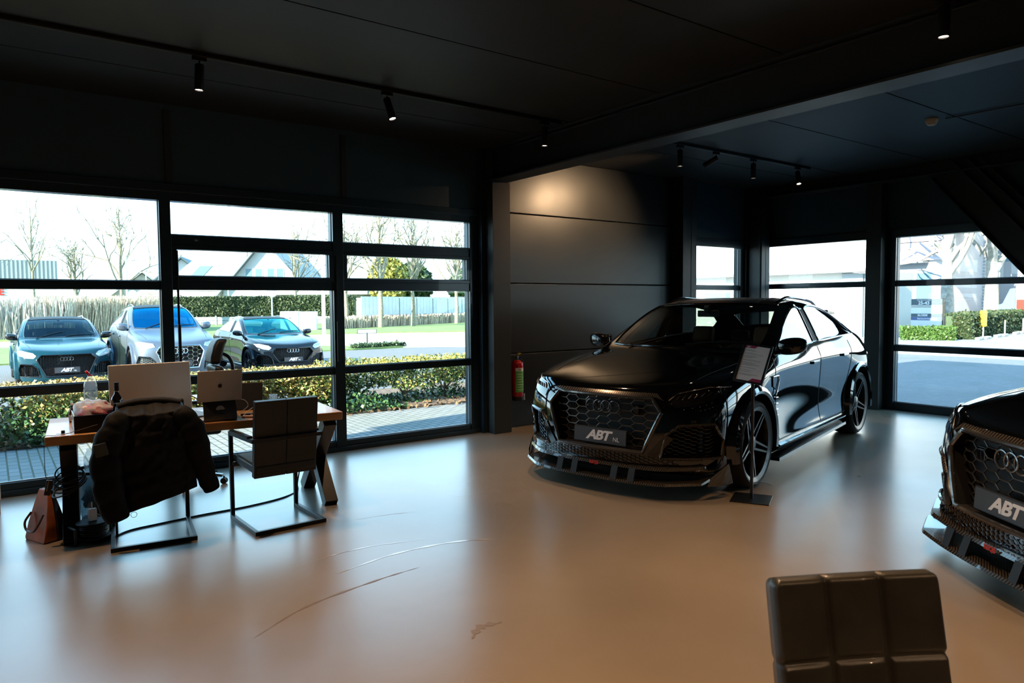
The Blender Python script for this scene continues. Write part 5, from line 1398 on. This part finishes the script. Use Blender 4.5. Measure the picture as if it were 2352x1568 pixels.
def leaf_mesh(name, centers, size, m, parent=None, rng=None, elong=1.6):
    rng = rng or np.random.default_rng(1); c = np.asarray(centers); N = len(c)
    d = rng.normal(size=(N, 3)); d /= np.linalg.norm(d, axis=1)[:, None]
    u = np.cross(d, rng.normal(size=(N, 3))); u /= np.linalg.norm(u, axis=1)[:, None]
    s = size*(.6+.8*rng.random((N, 1)))
    vs = np.stack([c-d*s*elong*.5, c+u*s*.5, c+d*s*elong*.5, c-u*s*.5], 1).reshape(-1, 3)
    me = bpy.data.meshes.new(name); me.vertices.add(4*N); me.vertices.foreach_set('co', vs.ravel())
    me.loops.add(4*N); me.loops.foreach_set('vertex_index', np.arange(4*N, dtype=np.int32))
    me.polygons.add(N); me.polygons.foreach_set('loop_start', np.arange(0, 4*N, 4, dtype=np.int32)); me.polygons.foreach_set('loop_total', np.full(N, 4, dtype=np.int32))
    me.materials.append(m); me.update(calc_edges=True); me.validate()
    o = bpy.data.objects.new(name, me); COL.objects.link(o)
    if parent is not None: o.parent = parent
    return o
def branch_net(rng, base, h, spread, n, levels=3, r0=.02):
    """crooked branches fanning upwards; returns list of (points, r) and tips"""
    segs = []; tips = []
    def grow(p, d, L, r, lev):
        pts = [p.copy()]; q = p.copy(); dd = d.copy()
        for _ in range(4):
            dd = dd+rng.normal(size=3)*.16; dd /= np.linalg.norm(dd); q = q+dd*L/4; pts.append(q.copy())
        segs.append((pts, r)); tips.extend(pts[1:])
        if lev > 0:
            for _ in range(rng.integers(2, 5)):
                k = rng.integers(1, 5); nd = dd+rng.normal(size=3)*.55; nd[2] += .15; nd /= np.linalg.norm(nd)
                grow(pts[k], nd, L*rng.uniform(.45, .75), r*.6, lev-1)
    for i in range(n):
        a = rng.uniform(0, 2*PI); d = np.array([math.cos(a)*spread, math.sin(a)*spread, 1.0]); d /= np.linalg.norm(d)
        grow(np.array(base)+np.array([math.cos(a), math.sin(a), 0])*r0, d, h*rng.uniform(.5, .7), r0, levels)
    return segs, tips
def shrub(name, lab, cat, x, y, h, w_, nleaf, cols, seed, group=None, trunk=True, leaf=.045, sun_topcol=None, z=GZ, gap=0.0):
    rng = np.random.default_rng(seed); t = thing(name, lab, cat, (x, y, z), 0, group)
    segs, tips = branch_net(rng, (0, 0, .12 if trunk else .02), h*.95, .75, 5, 2, .017)
    b = MB()
    if trunk: b.tube([(0, 0, 0), (.01, .0, .08), (0, 0, .16), (.01, 0, .30)], .03, 8, rs=[.034, .028, .028, .02])
    for pts, r in segs: b.tube(pts, r, 5, rs=[r*(1-.15*i) for i in range(len(pts))], caps=False)
    b.build('branches', bark_pale if seed % 2 else bark, t)
    tips = np.array(tips)
    k = len(cols)
    for i, c in enumerate(cols):
        n = nleaf//k; base = tips[rng.integers(0, len(tips), n)]
        p = base+rng.normal(size=(n, 3))*np.array([w_*.16, w_*.16, h*.09])
        # keep to an ellipsoid
        q = (p/np.array([w_*.62, w_*.62, h])); keep = (q[:, 0]**2+q[:, 1]**2 < 1) & (p[:, 2] > h*gap) & (p[:, 2] < h*(1.02+.05*rng.random(n)))
        p = p[keep]
        if sun_topcol and i == 0:
            top = rng.random((n, 3))*np.array([w_*1.15, w_*1.15, h*.16])+np.array([-w_*.57, -w_*.57, h*.86]); leaf_mesh('sunlit_leaves', top, leaf*.8, leafs[sun_topcol], t, rng)  # paler top layer puts the sunlight on the shrub into leaf colour
        if len(p): leaf_mesh('foliage', p, leaf, leafs[c], t, rng)
    return t
labs = ['pale-topped hedge shrub at the far left beyond the window', 'hedge shrub below the dark green parked car', 'hedge shrub behind the water bottle', 'hedge shrub behind the big computer screen', 'hedge shrub behind the laptop', 'hedge shrub behind the right desk chair',
        'hedge shrub just left of the window post beside the desk end', 'shrub with a thin leaning trunk right of the window post', 'shrub with a forked pale trunk in the third window bay', 'dark narrow shrub between two pale-trunked shrubs', 'shrub with bare forked twigs near the right end of the bed', 'last shrub of the bed beside the steel column']
xs = [-1.55, -.35, .75, 1.6, 2.5, 3.35, 4.25, 5.05, 5.85, 6.75, 7.6, 8.5]
for i, (x, lb) in enumerate(zip(xs, labs)):
    left = i < 7
    shrub('hedge_shrub', lb, 'shrub', x, 11.15+(.12 if i % 2 else 0), .66 if left else .72, 1.05, 6200 if left else 3200,
          ['tan', 'yellow', 'green'] if left else ['green', 'yellow', 'dark'], 31+i, 'shrubs in the bed outside the window', True, .033, 'tan' if left else 'yellow', GZ+.03, .10 if left else .36)
rng = np.random.default_rng(5)
def ivy(name, lab, x0, x1, y0, y1, h, n, seed):
    r_ = np.random.default_rng(seed); p = r_.random((n, 3))*np.array([x1-x0, y1-y0, 1])+np.array([x0, y0, 0])
    cx, cy = (x0+x1)/2, (y0+y1)/2; e = np.clip(1-((p[:, 0]-cx)/((x1-x0)/2))**2*.8-((p[:, 1]-cy)/((y1-y0)/2))**2*.6, .1, 1)
    p[:, 2] = GZ+.03+p[:, 2]*h*e
    o = leaf_mesh(name, p, .05, leafs['ivy'], None, r_, 1.1); tag(o, lab, 'ivy', kind='stuff')
ivy('ivy', 'glossy ivy spilling over the bed below the left window', -2.0, 2.2, 10.3, 11.2, .42, 5200, 3)
ivy('ivy', 'glossy ivy leaves along the bed beside the window post', 3.6, 5.5, 10.32, 11.5, .34, 2600, 4)
ivy('ivy', 'dark ivy behind the pale trunks in the right window bay', 5.5, 8.8, 10.75, 12.0, .16, 1300, 6)
p = rng.random((900, 3))*np.array([11, .7, .03])+np.array([-2, 10.2, GZ+.02]); tag(leaf_mesh('fallen_leaves', p, .045, leafs['brown'], None, rng), 'dry brown fallen leaves along the edge of the bed', 'leaves', kind='stuff')
p = rng.random((3200, 3))*np.array([6.0, .7, .45])+np.array([-2, 11.8, GZ]); tag(leaf_mesh('bed_undergrowth', p, .055, leafs['dark'], None, rng), 'dark green undergrowth at the back of the planted bed', 'plants', kind='stuff')

# parked cars
teal = mat('car_paint_teal', (.006, .040, .058), .10, .0, coat=.0, spec=.45)
silver = mat('car_paint_silver', (.13, .16, .20), .28, .5, coat=.0)
black2 = mat('car_paint_black', (.005, .008, .012), .07, .0, coat=.0, spec=.5)
def outdoor_car(lab, x, y, scale, paint, P, hz=-PI/2):
    base = dict(sub=2, lampm=lamp_white, cw=.075, ch=.04, gr=.004, framem2=gloss_black, skirtm=gloss_black, trim=gloss_black)
    base.update(P); r, pr, full = make_car('car', lab, (x, y, GZ+.002), hz, paint=paint, P=base, group='cars parked outside')
    r.scale = scale
    for sg in (1, -1):
        pts = []
        for q in range(17):
            t = q/16; xx = .05-1.35*t; p_ = pr.top(xx, (.625-.05*t*t)*sg, .004+.028*min(1, 6*t, 6*(1-t)))
            if p_ is not None: pts.append(p_)
        MB().tube(pts, .014, 6).build('roof_rail', P.get('railm', chrome), r)
    return r, pr
outdoor_car('dark teal estate car parked outside, leftmost of the three beyond the window', 1.27, 19.45, (.95, .84, .905), teal,
            dict(ringm=frame_metal, ring_r=.042, grillem=gloss_black, archm=teal, mirrorm=gloss_black, windscreen=glassmat('windscreen_dark', (.35, .48, .52), .03, gcol=(.5, .7, .8)), seatm=leather_dark, grille=[(-.62, .70), (-.52, .80), (.52, .80), (.62, .70), (.44, .33), (-.44, .33)],
                 lamp=[(.62, .79), (.68, .85), (.90, .905), (.975, .89), (.95, .80), (.80, .745), (.68, .735)]))
outdoor_car('silver grey sports utility car parked behind the window post', 3.27, 18.70, (.97, .83, 1.06), silver,
            dict(sub_txt='', txt='NR', grillem=chrome, archm=silver, mirrorm=silver, sidewin=glassmat('tinted_out', (.12, .14, .15), .2), windscreen=glassmat('windscreen_blue_refl', (.15, .5, .8), .30, gcol=(.02, .50, .95)), cw=.16, ch=.085, gr=.008, framem=chrome,  # windscreen: blue sky reflection put into the glass colour
                 intakem=mat('intake_silver', (.35, .4, .4), .3, .6), lamp=[(.58, .80), (.62, .86), (.90, .90), (.96, .88), (.94, .80), (.72, .775)]))
outdoor_car('black saloon car parked outside on the right, its side gleaming', 5.93, 19.25, (.92, .85, .86), black2,
            dict(grillem=gloss_black, mirrorm=gloss_black, windscreen=glassmat('windscreen_teal_refl', (.3, .8, .75), .22, gcol=(.12, .75, .78)), seatm=mat('seat_pale', (.3, .3, .25), .6),  # teal of the reflected sky painted into this windscreen
                 grille=[(-.60, .66), (-.50, .78), (.50, .78), (.60, .66), (.42, .40), (-.42, .40)]))

# reeds, hedge, fences
def reeds(name, lab, poly, n, h, seed, cols, wd=.02):
    r_ = random.Random(seed); xs_ = [p[0] for p in poly]; ys_ = [p[1] for p in poly]; vs = []; fs = []
    while len(fs) < n:
        x, y = r_.uniform(min(xs_), max(xs_)), r_.uniform(min(ys_), max(ys_))
        if not in_poly((x, y), poly): continue
        hh = h*r_.uniform(.55, 1.05); lx, ly = r_.gauss(0, .18)*hh*.5, r_.gauss(0, .15)*hh*.5; a = r_.uniform(0, PI); dx, dy = math.cos(a)*wd, math.sin(a)*wd; o = len(vs)
        vs += [(x-dx, y-dy, GZ), (x+dx, y+dy, GZ), (x+dx*1.6+lx, y+dy*1.6+ly, GZ+hh*.93), (x+lx*1.1, y+ly*1.1, GZ+hh), (x-dx*1.6+lx, y-dy*1.6+ly, GZ+hh*.93)]
        fs.append((o, o+1, o+2, o+3, o+4))
    o = MB(); o.add(vs, fs); o = o.build(name, cols, autosm=False); tag(o, lab, 'reeds', kind='stuff'); return o
reed_tan = mat('reed_tan', (.62, .50, .36), .8, col2=(.40, .34, .26), vscale=9)  # both reed colours lightened, outdoor haze is put into them
reed_grey = mat('reed_grey', (.38, .37, .33), .8, col2=(.52, .46, .37), vscale=9)
reeds('reeds', 'tall dry grey reeds beyond the road at the far left', [(-14, 49), (-2, 44.5), (3.5, 44.5), (4, 50), (-12, 58)], 26000, 2.15, 1, reed_grey, .016)
reeds('reeds', 'tall dry tan reeds beyond the road above the teal car', [(2.5, 44.6), (8.6, 49.5), (10.5, 56), (6, 58), (2, 50)], 19000, 2.3, 2, reed_tan, .015)
reeds('dry_grass', 'low brown dry grass at the foot of the white fence', [(18.5, 45.2), (36, 54), (36, 55.2), (18.5, 47)], 5000, .9, 3, reed_tan, .03)
def hedge(name, lab, a, b_, wid, h, leaf, n, col, seed, z=GZ, core=None):
    a = Vector((*a, 0)); b2 = Vector((*b_, 0)); L = (b2-a).length; u = (b2-a).normalized(); v = Vector((-u.y, u.x, 0))
    t = thing(name, lab, 'hedge', (a.x, a.y, z), math.atan2(u.y, u.x))
    MB().box(.05, L-.05, -wid/2+.06, wid/2-.06, 0, h-.06).build('hedge_core', leafs['dark'], t)
    r_ = np.random.default_rng(seed); q = r_.random((n, 3)); f = r_.integers(0, 5, n)
    P = np.stack([q[:, 0]*L, (q[:, 1]-.5)*wid, q[:, 2]*h], 1)
    P[f <= 1, 1] = -wid/2; P[f == 2, 2] = h; e0 = (f == 3) & (q[:, 1] < .6); P[e0, 0] = 0; P[f == 4, 1] = -wid/2
    P += r_.normal(size=P.shape)*leaf*.5
    leaf_mesh('hedge_leaves', P, leaf, leafs[col], t, r_, 1.3); return t
hedge('clipped_hedge', 'long tall clipped hedge across the road behind the silver car', (9.7, 70.3), (26.0, 58.4), 1.2, 2.35, .14, 26000, 'hedge', 11)
wf = thing('board_fence', 'low grey board fence in front of the clipped hedge', 'fence', (9.3, 68.5, GZ), math.atan2(-11.0, 16.0))
L_ = 19.6
for i in range(2): MB().box(0, L_, -.02, .02, .08+.33*i, .38+.33*i).build('board', mat('fence_grey', (.28, .32, .34), .8), wf)
for i in range(11): MB().box(i*1.95-.05, i*1.95+.05, -.08, -.02, 0, .8).build('post', mat('fence_post', (.5, .5, .48), .8), wf)
fc = thing('white_fence', 'tall white vertical board fence with dark gaps on the right', 'fence', (22.0, 48.4, GZ), math.atan2(6.8, 13.9))
wpl = mat('fence_white', (.62, .66, .68), .7, var=.06, vscale=2)
for i in range(7):
    x0 = i*2.35; b = MB()
    for k in range(10): b.box(x0+k*.225, x0+k*.225+.21, -.02+.01*(k % 2), .02+.01*(k % 2), .02, 2.28)
    b.build('fence_panel', wpl, fc)
    MB().box(x0+2.25, x0+2.35, .02, .10, 0, 2.2).build('post', mat('post_dark', (.12, .16, .14), .8), fc)
# street furniture
pole_m = mat('pole_pale', (.60, .62, .62), .5)
def lamp_post(lab, x, y, h, arm=True, sign=False, r0=.07, name='lamp_post', cat='lamp post'):
    t = thing(name, lab, cat, (x, y, GZ)); MB().cyl((0, 0, 0), (0, 0, h), r0, 10, r0*.7).build('pole', pole_m, t)
    if arm: MB().bar((0, 0, h), (1.0, -.6, h+.15), .12, .06).build('lamp_head', pole_m, t)
    if sign: MB().lathe([(0, 0), (.42, 0), (.42, .02), (0, .02)], 24, Matrix.Translation((0, -.1, h-.3)) @ Matrix.Rotation(R(90), 4, 'X')).build('round_sign', mat('sign_blue_pale', (.55, .62, .75), .5), t)
    return t
lamp_post('tall pale lamp post behind the window post', 13.5, 83.0, 9.5, True)
lamp_post('pale sign post with a small round sign left of the window post', 12.6, 86.0, 3.3, False, True, .06, 'sign_post', 'sign')
lamp_post('thin pale pole in front of the hedge, left of centre bay', 19.0, 72.5, 3.4, False, False, .07, 'pole', 'pole')
lamp_post('pale pole with a round sign above the black saloon', 19.8, 61.8, 3.1, False, True, .08, 'sign_post', 'sign')
lamp_post('thick white pole beside the electric cabinet', 15.1, 38.2, 7.0, True, False, .11)
lamp_post('tall white lamp post in front of the bare tree on the left', 8.3, 59.0, 6.8, True, False, .08)
ec = thing('electric_cabinet', 'large white electric cabinet in front of the hedge', 'cabinet', (16.6, 46.3, GZ), R(-32))
wc = mat('cabinet_white', (.72, .74, .74), .6)
MB().box(-1.15, 0.02, -.35, .35, 0, 1.28).build('cabinet_body', wc, ec, bevel=.02); MB().box(.03, 1.15, -.3, .4, 0, 1.26).build('cabinet_body', wc, ec, bevel=.02)
MB().box(-.62, -.42, -.37, -.355, .80, .86).build('handle', grey_metal, ec)
ss = thing('street_name_sign', 'small rectangular street sign on a thin post on the grass island', 'sign', (12.69, 27.4, GZ), R(-25))
MB().cyl((0, 0, 0), (0, 0, .62), .03, 8).build('post', steel_m, ss); MB().box(-.40, .40, -.02, .02, .50, .68).build('sign_board', mat('sign_dark_rim', (.05, .06, .07), .5), ss); MB().box(-.37, .37, -.024, -.02, .525, .655).build('sign_face', pole_m, ss)
hedge('kerb_planting', 'low dark shrub strip along the kerb of the grass island', (11.2, 25.5), (13.5, 25.9), .5, .13, .06, 1500, 'dark', 12, GZ+.02)

def bare_tree(lab, x, y, h, seed, m=None, n=5, r0=.16, spread=.5, ivy_=False, group='bare trees beyond the road', lev=3):
    rng_ = np.random.default_rng(seed); t = thing('bare_tree', lab, 'tree', (x, y, GZ), 0, group); th = h*.30
    b = MB(); b.tube([(0, 0, 0), (.05, 0, th*.5), (0, .03, th), (0, 0, h*.9)], r0, 10, rs=[r0*1.2, r0, r0*.8, r0*.15]); b.build('trunk', m or bark_pale, t)
    b = MB()
    segs = []
    for k in range(n+3):
        z = th+(h*.55)*k/(n+3); s2, _ = branch_net(rng_, (0, 0, z), (h-z)*.85, spread*1.2, 2, lev-1 if k > 2 else lev-1, r0*.36*(1-k/(n+6)))
        segs += s2
    for pts, r in segs: b.tube(pts, r, 4, rs=[max(.02, 1.7*r*(1-.16*i)) for i in range(len(pts))], caps=False)
    b.build('branches', m or bark_pale, t); return t
bare_tree('large bare tree with spreading twigs left of the window post', 8.4, 62.4, 10.5, 1)
bare_tree('bare tree above the corrugated roof at the far left', 4.0, 92, 15, 2)
bare_tree('bare slender tree between the corrugated roof and the large tree', 6.0, 70, 8, 3, spread=.25)
bare_tree('bare tree rising behind the white electric cabinet', 22.3, 63.0, 9.5, 4)
bare_tree('bare tree at the left edge of the white fence', 20.2, 47.0, 8.5, 5, spread=.35)
bare_tree('bare ivy-clad tree with a thick trunk before the white fence', 22.6, 46.5, 10.5, 6, r0=.17)
bare_tree('pale straight tree trunk before the middle of the white fence', 25.6, 47.2, 9.0, 7, r0=.15, spread=.3)
bare_tree('pale tree trunk before the right part of the white fence', 31.5, 50.5, 9.0, 8, spread=.35)
v_, f_ = blob(0, 0, 2.0, 2.6, 2.6, 2.2, .35, 21)
def round_tree(name, lab, x, y, rr, h, col, n, seed):
    t = thing(name, lab, 'tree', (x, y, GZ)); MB().cyl((0, 0, 0), (0, 0, h*.5), .15, 8).build('trunk', bark, t)
    r_ = np.random.default_rng(seed); d = r_.normal(size=(n, 3)); d /= np.linalg.norm(d, axis=1)[:, None]; p = d*(r_.random((n, 1))**.4)*np.array([rr, rr, h*.38])+np.array([0, 0, h*.62]); leaf_mesh('crown', p, .28, leafs[col], t, r_); return t
round_tree('leafy_tree', 'yellow leaved tree behind the white fence', 31.0, 62.0, 1.9, 6.4, 'yellow', 5000, 3)
round_tree('leafy_tree', 'dark green tree behind the white fence', 35.6, 66.0, 2.4, 6.0, 'dark', 5000, 4)
round_tree('leafy_tree', 'green shrub tree behind the right part of the white fence', 42.0, 64.0, 2.8, 5.6, 'green', 5000, 5)

# houses
roof_pale = mat('roof_tiles_pale', (.26, .28, .30), .6, var=.1, vscale=3)
roof_blue = brick_mat('roof_tiles_blue', (.13, .22, .27), (.16, .25, .30), (.05, .08, .1), 2.5)
brick_red = brick_mat('brick_house', (.34, .20, .15), (.40, .25, .18), (.4, .38, .35), 3)
white_w = mat('house_white', (.50, .49, .50), .7, var=.03, vscale=1)
win_b = mat('house_window', (.10, .20, .26), .15)
def gable_house(lab, x, y, rz, wid, dep, eave, ridge, wallm, roofm, extra=None):
    t = thing('house', lab, 'house', (x, y, GZ), rz)
    b = MB(); b.prism([(-wid/2, 0), (wid/2, 0), (wid/2, eave), (0, ridge), (-wid/2, eave)], 0, dep, Matrix(((1, 0, 0, 0), (0, 0, 1, 0), (0, 1, 0, 0), (0, 0, 0, 1)))); b.build('wall', wallm, t, autosm=False)
    for sg in (1, -1):
        b = MB(); b.bar((sg*(wid/2+.5), -.5, eave-.5*(ridge-eave)/(wid/2)), (0, -.5, ridge+.05), .01, .01)
        k = (ridge-eave)/(wid/2); P0 = Vector((sg*(wid/2+.5), 0, eave-.5*k)); P1 = Vector((0, 0, ridge+.1))
        vs = []
        for yy in (-.5, dep+.5):
            for q in (P0, P1):
                for dz in (0, .22): vs.append((q.x, yy, q.z+dz))
        b = MB(); b.add(vs, [(0, 1, 3, 2), (4, 6, 7, 5), (0, 4, 5, 1), (2, 3, 7, 6), (0, 2, 6, 4), (1, 5, 7, 3)]); b.build('roof', roofm, t)
    return t
gh = gable_house('white gabled house with a steep roof and four upper windows', 22.9, 73.5, R(-36), 8.6, 11, 3.2, 8.1, white_w, roof_pale)
for x in (-1.6, -.62, .62, 1.55):
    f = MB().box(x-.42, x+.42, -.06, .02, 4.0, 5.5).build('window', white_w, gh); MB().box(x-.33, x+.33, -.075, -.06, 4.1, 5.4).build('pane', win_b, f)
MB().bar((-4.9, -.62, 2.45), (0, -.62, 8.15), .12, .30, (0, 1, 0)).build('gable_board', mat('slate_blue', (.12, .17, .20), .6), gh)
sh = gable_house('small white house with a blue tiled roof beside the gabled house', 17.6, 86.0, R(-20), 6.0, 9, 4.2, 6.9, white_w, roof_blue)
sk = thing('house_wing', 'pale roofed wing with a large skylight left of the gabled house', 'house', (18.3, 76.5, GZ), R(-36))
MB().prism([(-5.5, 3.2), (3.0, 3.2), (3.0, 7.6), (-1.5, 7.6)], 0, .3, Matrix(((1, 0, 0, 0), (0, .4, 1, -.6), (0, 1, 0, 0), (0, 0, 0, 1)))).build('roof', roof_pale, sk)
MB().box(-5, 3, .8, 6, 0, 3.25).build('wall', white_w, sk)
MB().prism([(-3.2, 3.9), (-1.9, 3.9), (-.4, 5.8), (-1.7, 5.8)], -.06, 0, Matrix(((1, 0, 0, 0), (0, .4, 1, -.6), (0, 1, 0, 0), (0, 0, 0, 1)))).build('skylight', win_b, sk)
bg_ = thing('bungalow', 'low house with a grey flat roof behind the hedge', 'house', (26.5, 69.5, GZ), R(-36))
MB().box(-4, 5, 0, 6, 0, 2.7).build('wall', brick_red, bg_); MB().box(-4.5, 5.5, -.6, 6.5, 2.7, 3.1).build('roof', mat('roof_grey', (.25, .27, .3), .7), bg_)
gable_house('distant brick house above the reeds', 15.2, 96, R(-10), 7, 9, 2.8, 5.6, brick_red, roof_pale)
db = thing('warehouse', 'pale warehouse with a ribbed metal roof and a red letter at the far left', 'building', (-9, 97.5, GZ), R(-3))
MB().box(-14, 15.5, 0, 20, 0, 4.6).build('wall', white_w, db)
b = MB()
for i in range(74): b.box(-14+i*.4, -14+i*.4+.2, -.05, .25, 4.6, 7.0)
b.box(-14, 15.6, .05, 10, 4.6, 6.95); b.build('roof', mat('ribbed_metal', (.30, .33, .35), .6), db)
text_mesh('E', 1.05, red_mark, 'red_letter', db, Matrix.Translation((10.3, -.03, 3.35)) @ Matrix.Rotation(R(90), 4, 'X'), extrude=.03, bold=.03)

# right-hand side of the street
wa_ = thing('white_hall', 'white industrial hall across the street with a glazed entrance', 'building', (32.3, 16.3, GZ), 0)
ribs = mat('cladding_white', (.62, .63, .66), .55)
MB().box(.4, 3, 1.6, 22, 0, 3.05).build('wall', mat('plaster_white', (.66, .65, .62), .7), wa_)
b = MB(); b.box(.0, 3, .2, 22, 3.15, 7.5)
for i in range(70): b.box(-.05, 0, .3+i*.31, .42+i*.31, 3.15, 7.5)
b.build('upper_cladding', ribs, wa_)
MB().box(-.35, .5, -1.0, 22, 3.02, 3.16).build('canopy', mat('canopy_grey', (.18, .20, .22), .6), wa_)
for (y0, y1) in ((-.9, -.05), (.02, .5)):
    f = MB().box(.35, .45, y0, y1, 0, 2.95).build('door_frame', mat('alu_blue', (.30, .38, .44), .4, .4), wa_); MB().box(.33, .35, y0+.07, y1-.07, .15, 2.8).build('pane', win_b, f)
f = MB().box(.30, .42, .55, 1.55, 0, 2.98).build('letterbox_panel', mat('panel_grey_blue', (.36, .42, .46), .5), wa_)
for i in range(4): MB().box(.28, .30, .65, 1.45, .35+i*.62, .85+i*.62).build('panel_field', mat('panel_field_pale', (.48, .53, .56), .5), f)
MB().box(1.2, 3, -.4, 1.6, 0, 3.0).build('lobby', mat('lobby_inside', (.4, .42, .4), .8), wa_)
for i in range(2): MB().box(.36, .40, 5.5+i*2.4, 7.2+i*2.4, 1.2, 2.2).build('window', win_b, wa_)
mb_ = thing('mauve_clad_building', 'building with pale mauve cladding panels behind the sign board', 'building', (50, 20.1, GZ), 0)
mauve = mat('cladding_mauve', (.50, .42, .46), .5)
for i in range(3): MB().box(0, .3, .4, 16, 3.85+i*1.1, 4.9+i*1.1).build('cladding_panel', mauve, mb_)
MB().box(.3, 12, .4, 16, 0, 7.2).build('wall', white_w, mb_)
MB().box(-.6, .4, 1.5, 16, 3.68, 3.82).build('canopy', mat('canopy_grey', (.18, .20, .22), .6), mb_)
for i in range(4):
    f = MB().box(.22, .3, 1.2+i*1.2, 2.3+i*1.2, .9, 3.2).build('window', mat('alu_blue', (.30, .38, .44), .4, .4), mb_); MB().box(.2, .22, 1.28+i*1.2, 2.22+i*1.2, 1.0, 3.1).build('pane', win_b, f)
hb_ = thing('ribbed_warehouse', 'white ribbed warehouse with a tall door behind the two trees', 'building', (56, 6, GZ), 0)
b = MB(); b.box(.1, 20, -30, 20, 0, 11)
for i in range(50): b.box(0, .1, -30, 20, i*.22, i*.22+.12)
b.build('wall', ribs, hb_)
f = MB().box(-.08, .1, 15.2, 16.5, 0, 5.6).build('sectional_door', mat('door_pale_blue', (.50, .55, .60), .5), hb_)
for yy in (15.45, 16.0):
    for zz in (2.15, 2.75, ): MB().box(-.1, -.08, yy, yy+.38, zz, zz+.42).build('door_window', win_b, f)
MB().box(-.1, .1, 14.95, 15.2, 0, 5.8).build('door_post', mat('post_grey', (.25, .3, .33), .5), hb_)
MB().box(-.06, .1, 12.3, 13.6, .4, 5.0).build('tall_recess', mat('recess_grey', (.30, .31, .33), .6), hb_)
MB().box(-.1, .12, 12.2, 13.7, 4.3, 4.75).build('recess_top', win_b, hb_)
vn = thing('delivery_van', 'white and blue delivery van with a red panel at the right edge', 'van', (53.0, 16.0, GZ), R(90))
MB().box(-3.0, 1.2, -1.0, 1.0, .45, 2.6).build('cargo_body', white_pl, vn, bevel=.1)
MB().prism([(1.2, .45), (2.6, .45), (2.6, 1.25), (1.9, 1.45), (1.5, 2.4), (1.2, 2.4)], -1, 1, Matrix(((1, 0, 0, 0), (0, 0, 1, 0), (0, 1, 0, 0), (0, 0, 0, 1)))).build('cab', mat('van_blue', (.12, .20, .45), .3), vn, bevel=.06)
MB().box(.2, 1.1, 1.0, 1.02, .9, 1.7).build('red_side_panel', red_mark, vn)
for x in (-2, 1.8):
    for sg in (1, -1): MB().cyl((x, sg*.78, .35), (x, sg*1.02, .35), .35, 20).build('wheel', rubber, vn)
bare_tree('thick pale tree trunk behind the business sign on the right', 46.5, 18.9, 11.0, 11, r0=.36, group='trees across the street', m=bark_mid)
bare_tree('thick tree trunk further right behind the clipped hedge', 52.0, 18.5, 12.0, 13, r0=.42, group='trees across the street', m=bark_mid)
hedge('clipped_hedge', 'low green clipped hedge in front of the business sign', (31.6, 14.6), (32.6, 12.95), .9, .52, .07, 3500, 'green', 21, GZ+.03)
hedge('clipped_hedge', 'long dark green clipped hedge behind the yellow post on the right', (33.4, 13.15), (46.0, 14.9), 1.0, 1.05, .09, 14000, 'hedge', 22, GZ+.03)
# business sign board
bs = thing('business_sign', 'grey and white business sign reading 25-43 across the street', 'sign', (41.0, 17.8, GZ), R(0))
# faces -x; x axis of the lettering runs towards -y
SM = Matrix(((0, 0, -1, 0), (-1, 0, 0, 0), (0, 1, 0, 0), (0, 0, 0, 1)))
for y in (1.0, -1.0): MB().box(-.06, .06, y-.06, y+.06, 0, 1.80).build('post', steel_m, bs)
sg_dark = mat('sign_slate', (.09, .12, .14), .5)
sign_rows = [(1.44, 1.78, sg_dark), (1.30, 1.435, mat('sign_beige', (.45, .43, .40), .5)), (.98, 1.295, white_pl), (.80, .975, sg_dark), (.62, .795, mat('sign_blue', (.10, .14, .30), .5)), (.30, .615, white_pl)]
for z0_, z1_, m in sign_rows: MB().box(-.03, .03, -.94, .94, z0_, z1_).build('sign_panel', m, bs)
MB().box(-.035, -.03, .62, .94, .63, .785).build('red_field', red_mark, bs)
text_mesh('25-43', .25, plate_white, 'lettering', bs, Matrix.Translation((-.035, 0, 1.55)) @ SM, bold=.006)
text_mesh('Bedrijvencentrum', .10, plate_white, 'lettering', bs, Matrix.Translation((-.035, 0, 1.72)) @ SM)
text_mesh('BLOEM!', .15, plate_white, 'lettering', bs, Matrix.Translation((-.035, 0.05, .885)) @ SM, bold=.005)
text_mesh('kantoormeubilair', .15, plate_white, 'lettering', bs, Matrix.Translation((-.035, -.2, .71)) @ SM, bold=.003)
# yellow post and wheel stops
yp = thing('yellow_bin_post', 'yellow container on a thin white post before the hedge', 'bollard', (34.9, 12.70, GZ+.03), 0)
MB().cyl((0, 0, 0), (0, 0, .55), .03, 8).build('post', white_pl, yp); MB().box(-.12, .12, -.12, .12, .5, 1.22).build('yellow_container', mat('yellow_plastic', (.65, .38, .03), .4), yp, bevel=.05)
for i, (x, y, lb) in enumerate(((33.9, 12.32, 'grey and white parking stop nearest the yellow post'), (36.9, 12.7, 'grey and white parking stop in the middle of the row'), (40.6, 13.2, 'grey and white parking stop at the right edge'))):
    t = thing('parking_stop', lb, 'parking stop', (x, y, GZ+.03), R(6), 'parking stops by the hedge')
    MB().box(-.9, .9, -.09, .09, 0, .12).build('block', kerb_m, t, bevel=.03); MB().box(-.25, .25, -.092, .092, .001, .123).build('white_band', white_pl, t, bevel=.03)
for x, y, lb in ((38.2, 13.0, 'thin white post between the parking stops'), (42.0, 13.5, 'thin white post right of the last parking stop')):
    tag(MB().cyl((x, y, GZ+.03), (x, y, GZ+.75), .03, 8).build('thin_post', white_pl), lb, 'post')
bpy.data.objects['mauve_clad_building'].scale = (1, 1, 1.13)
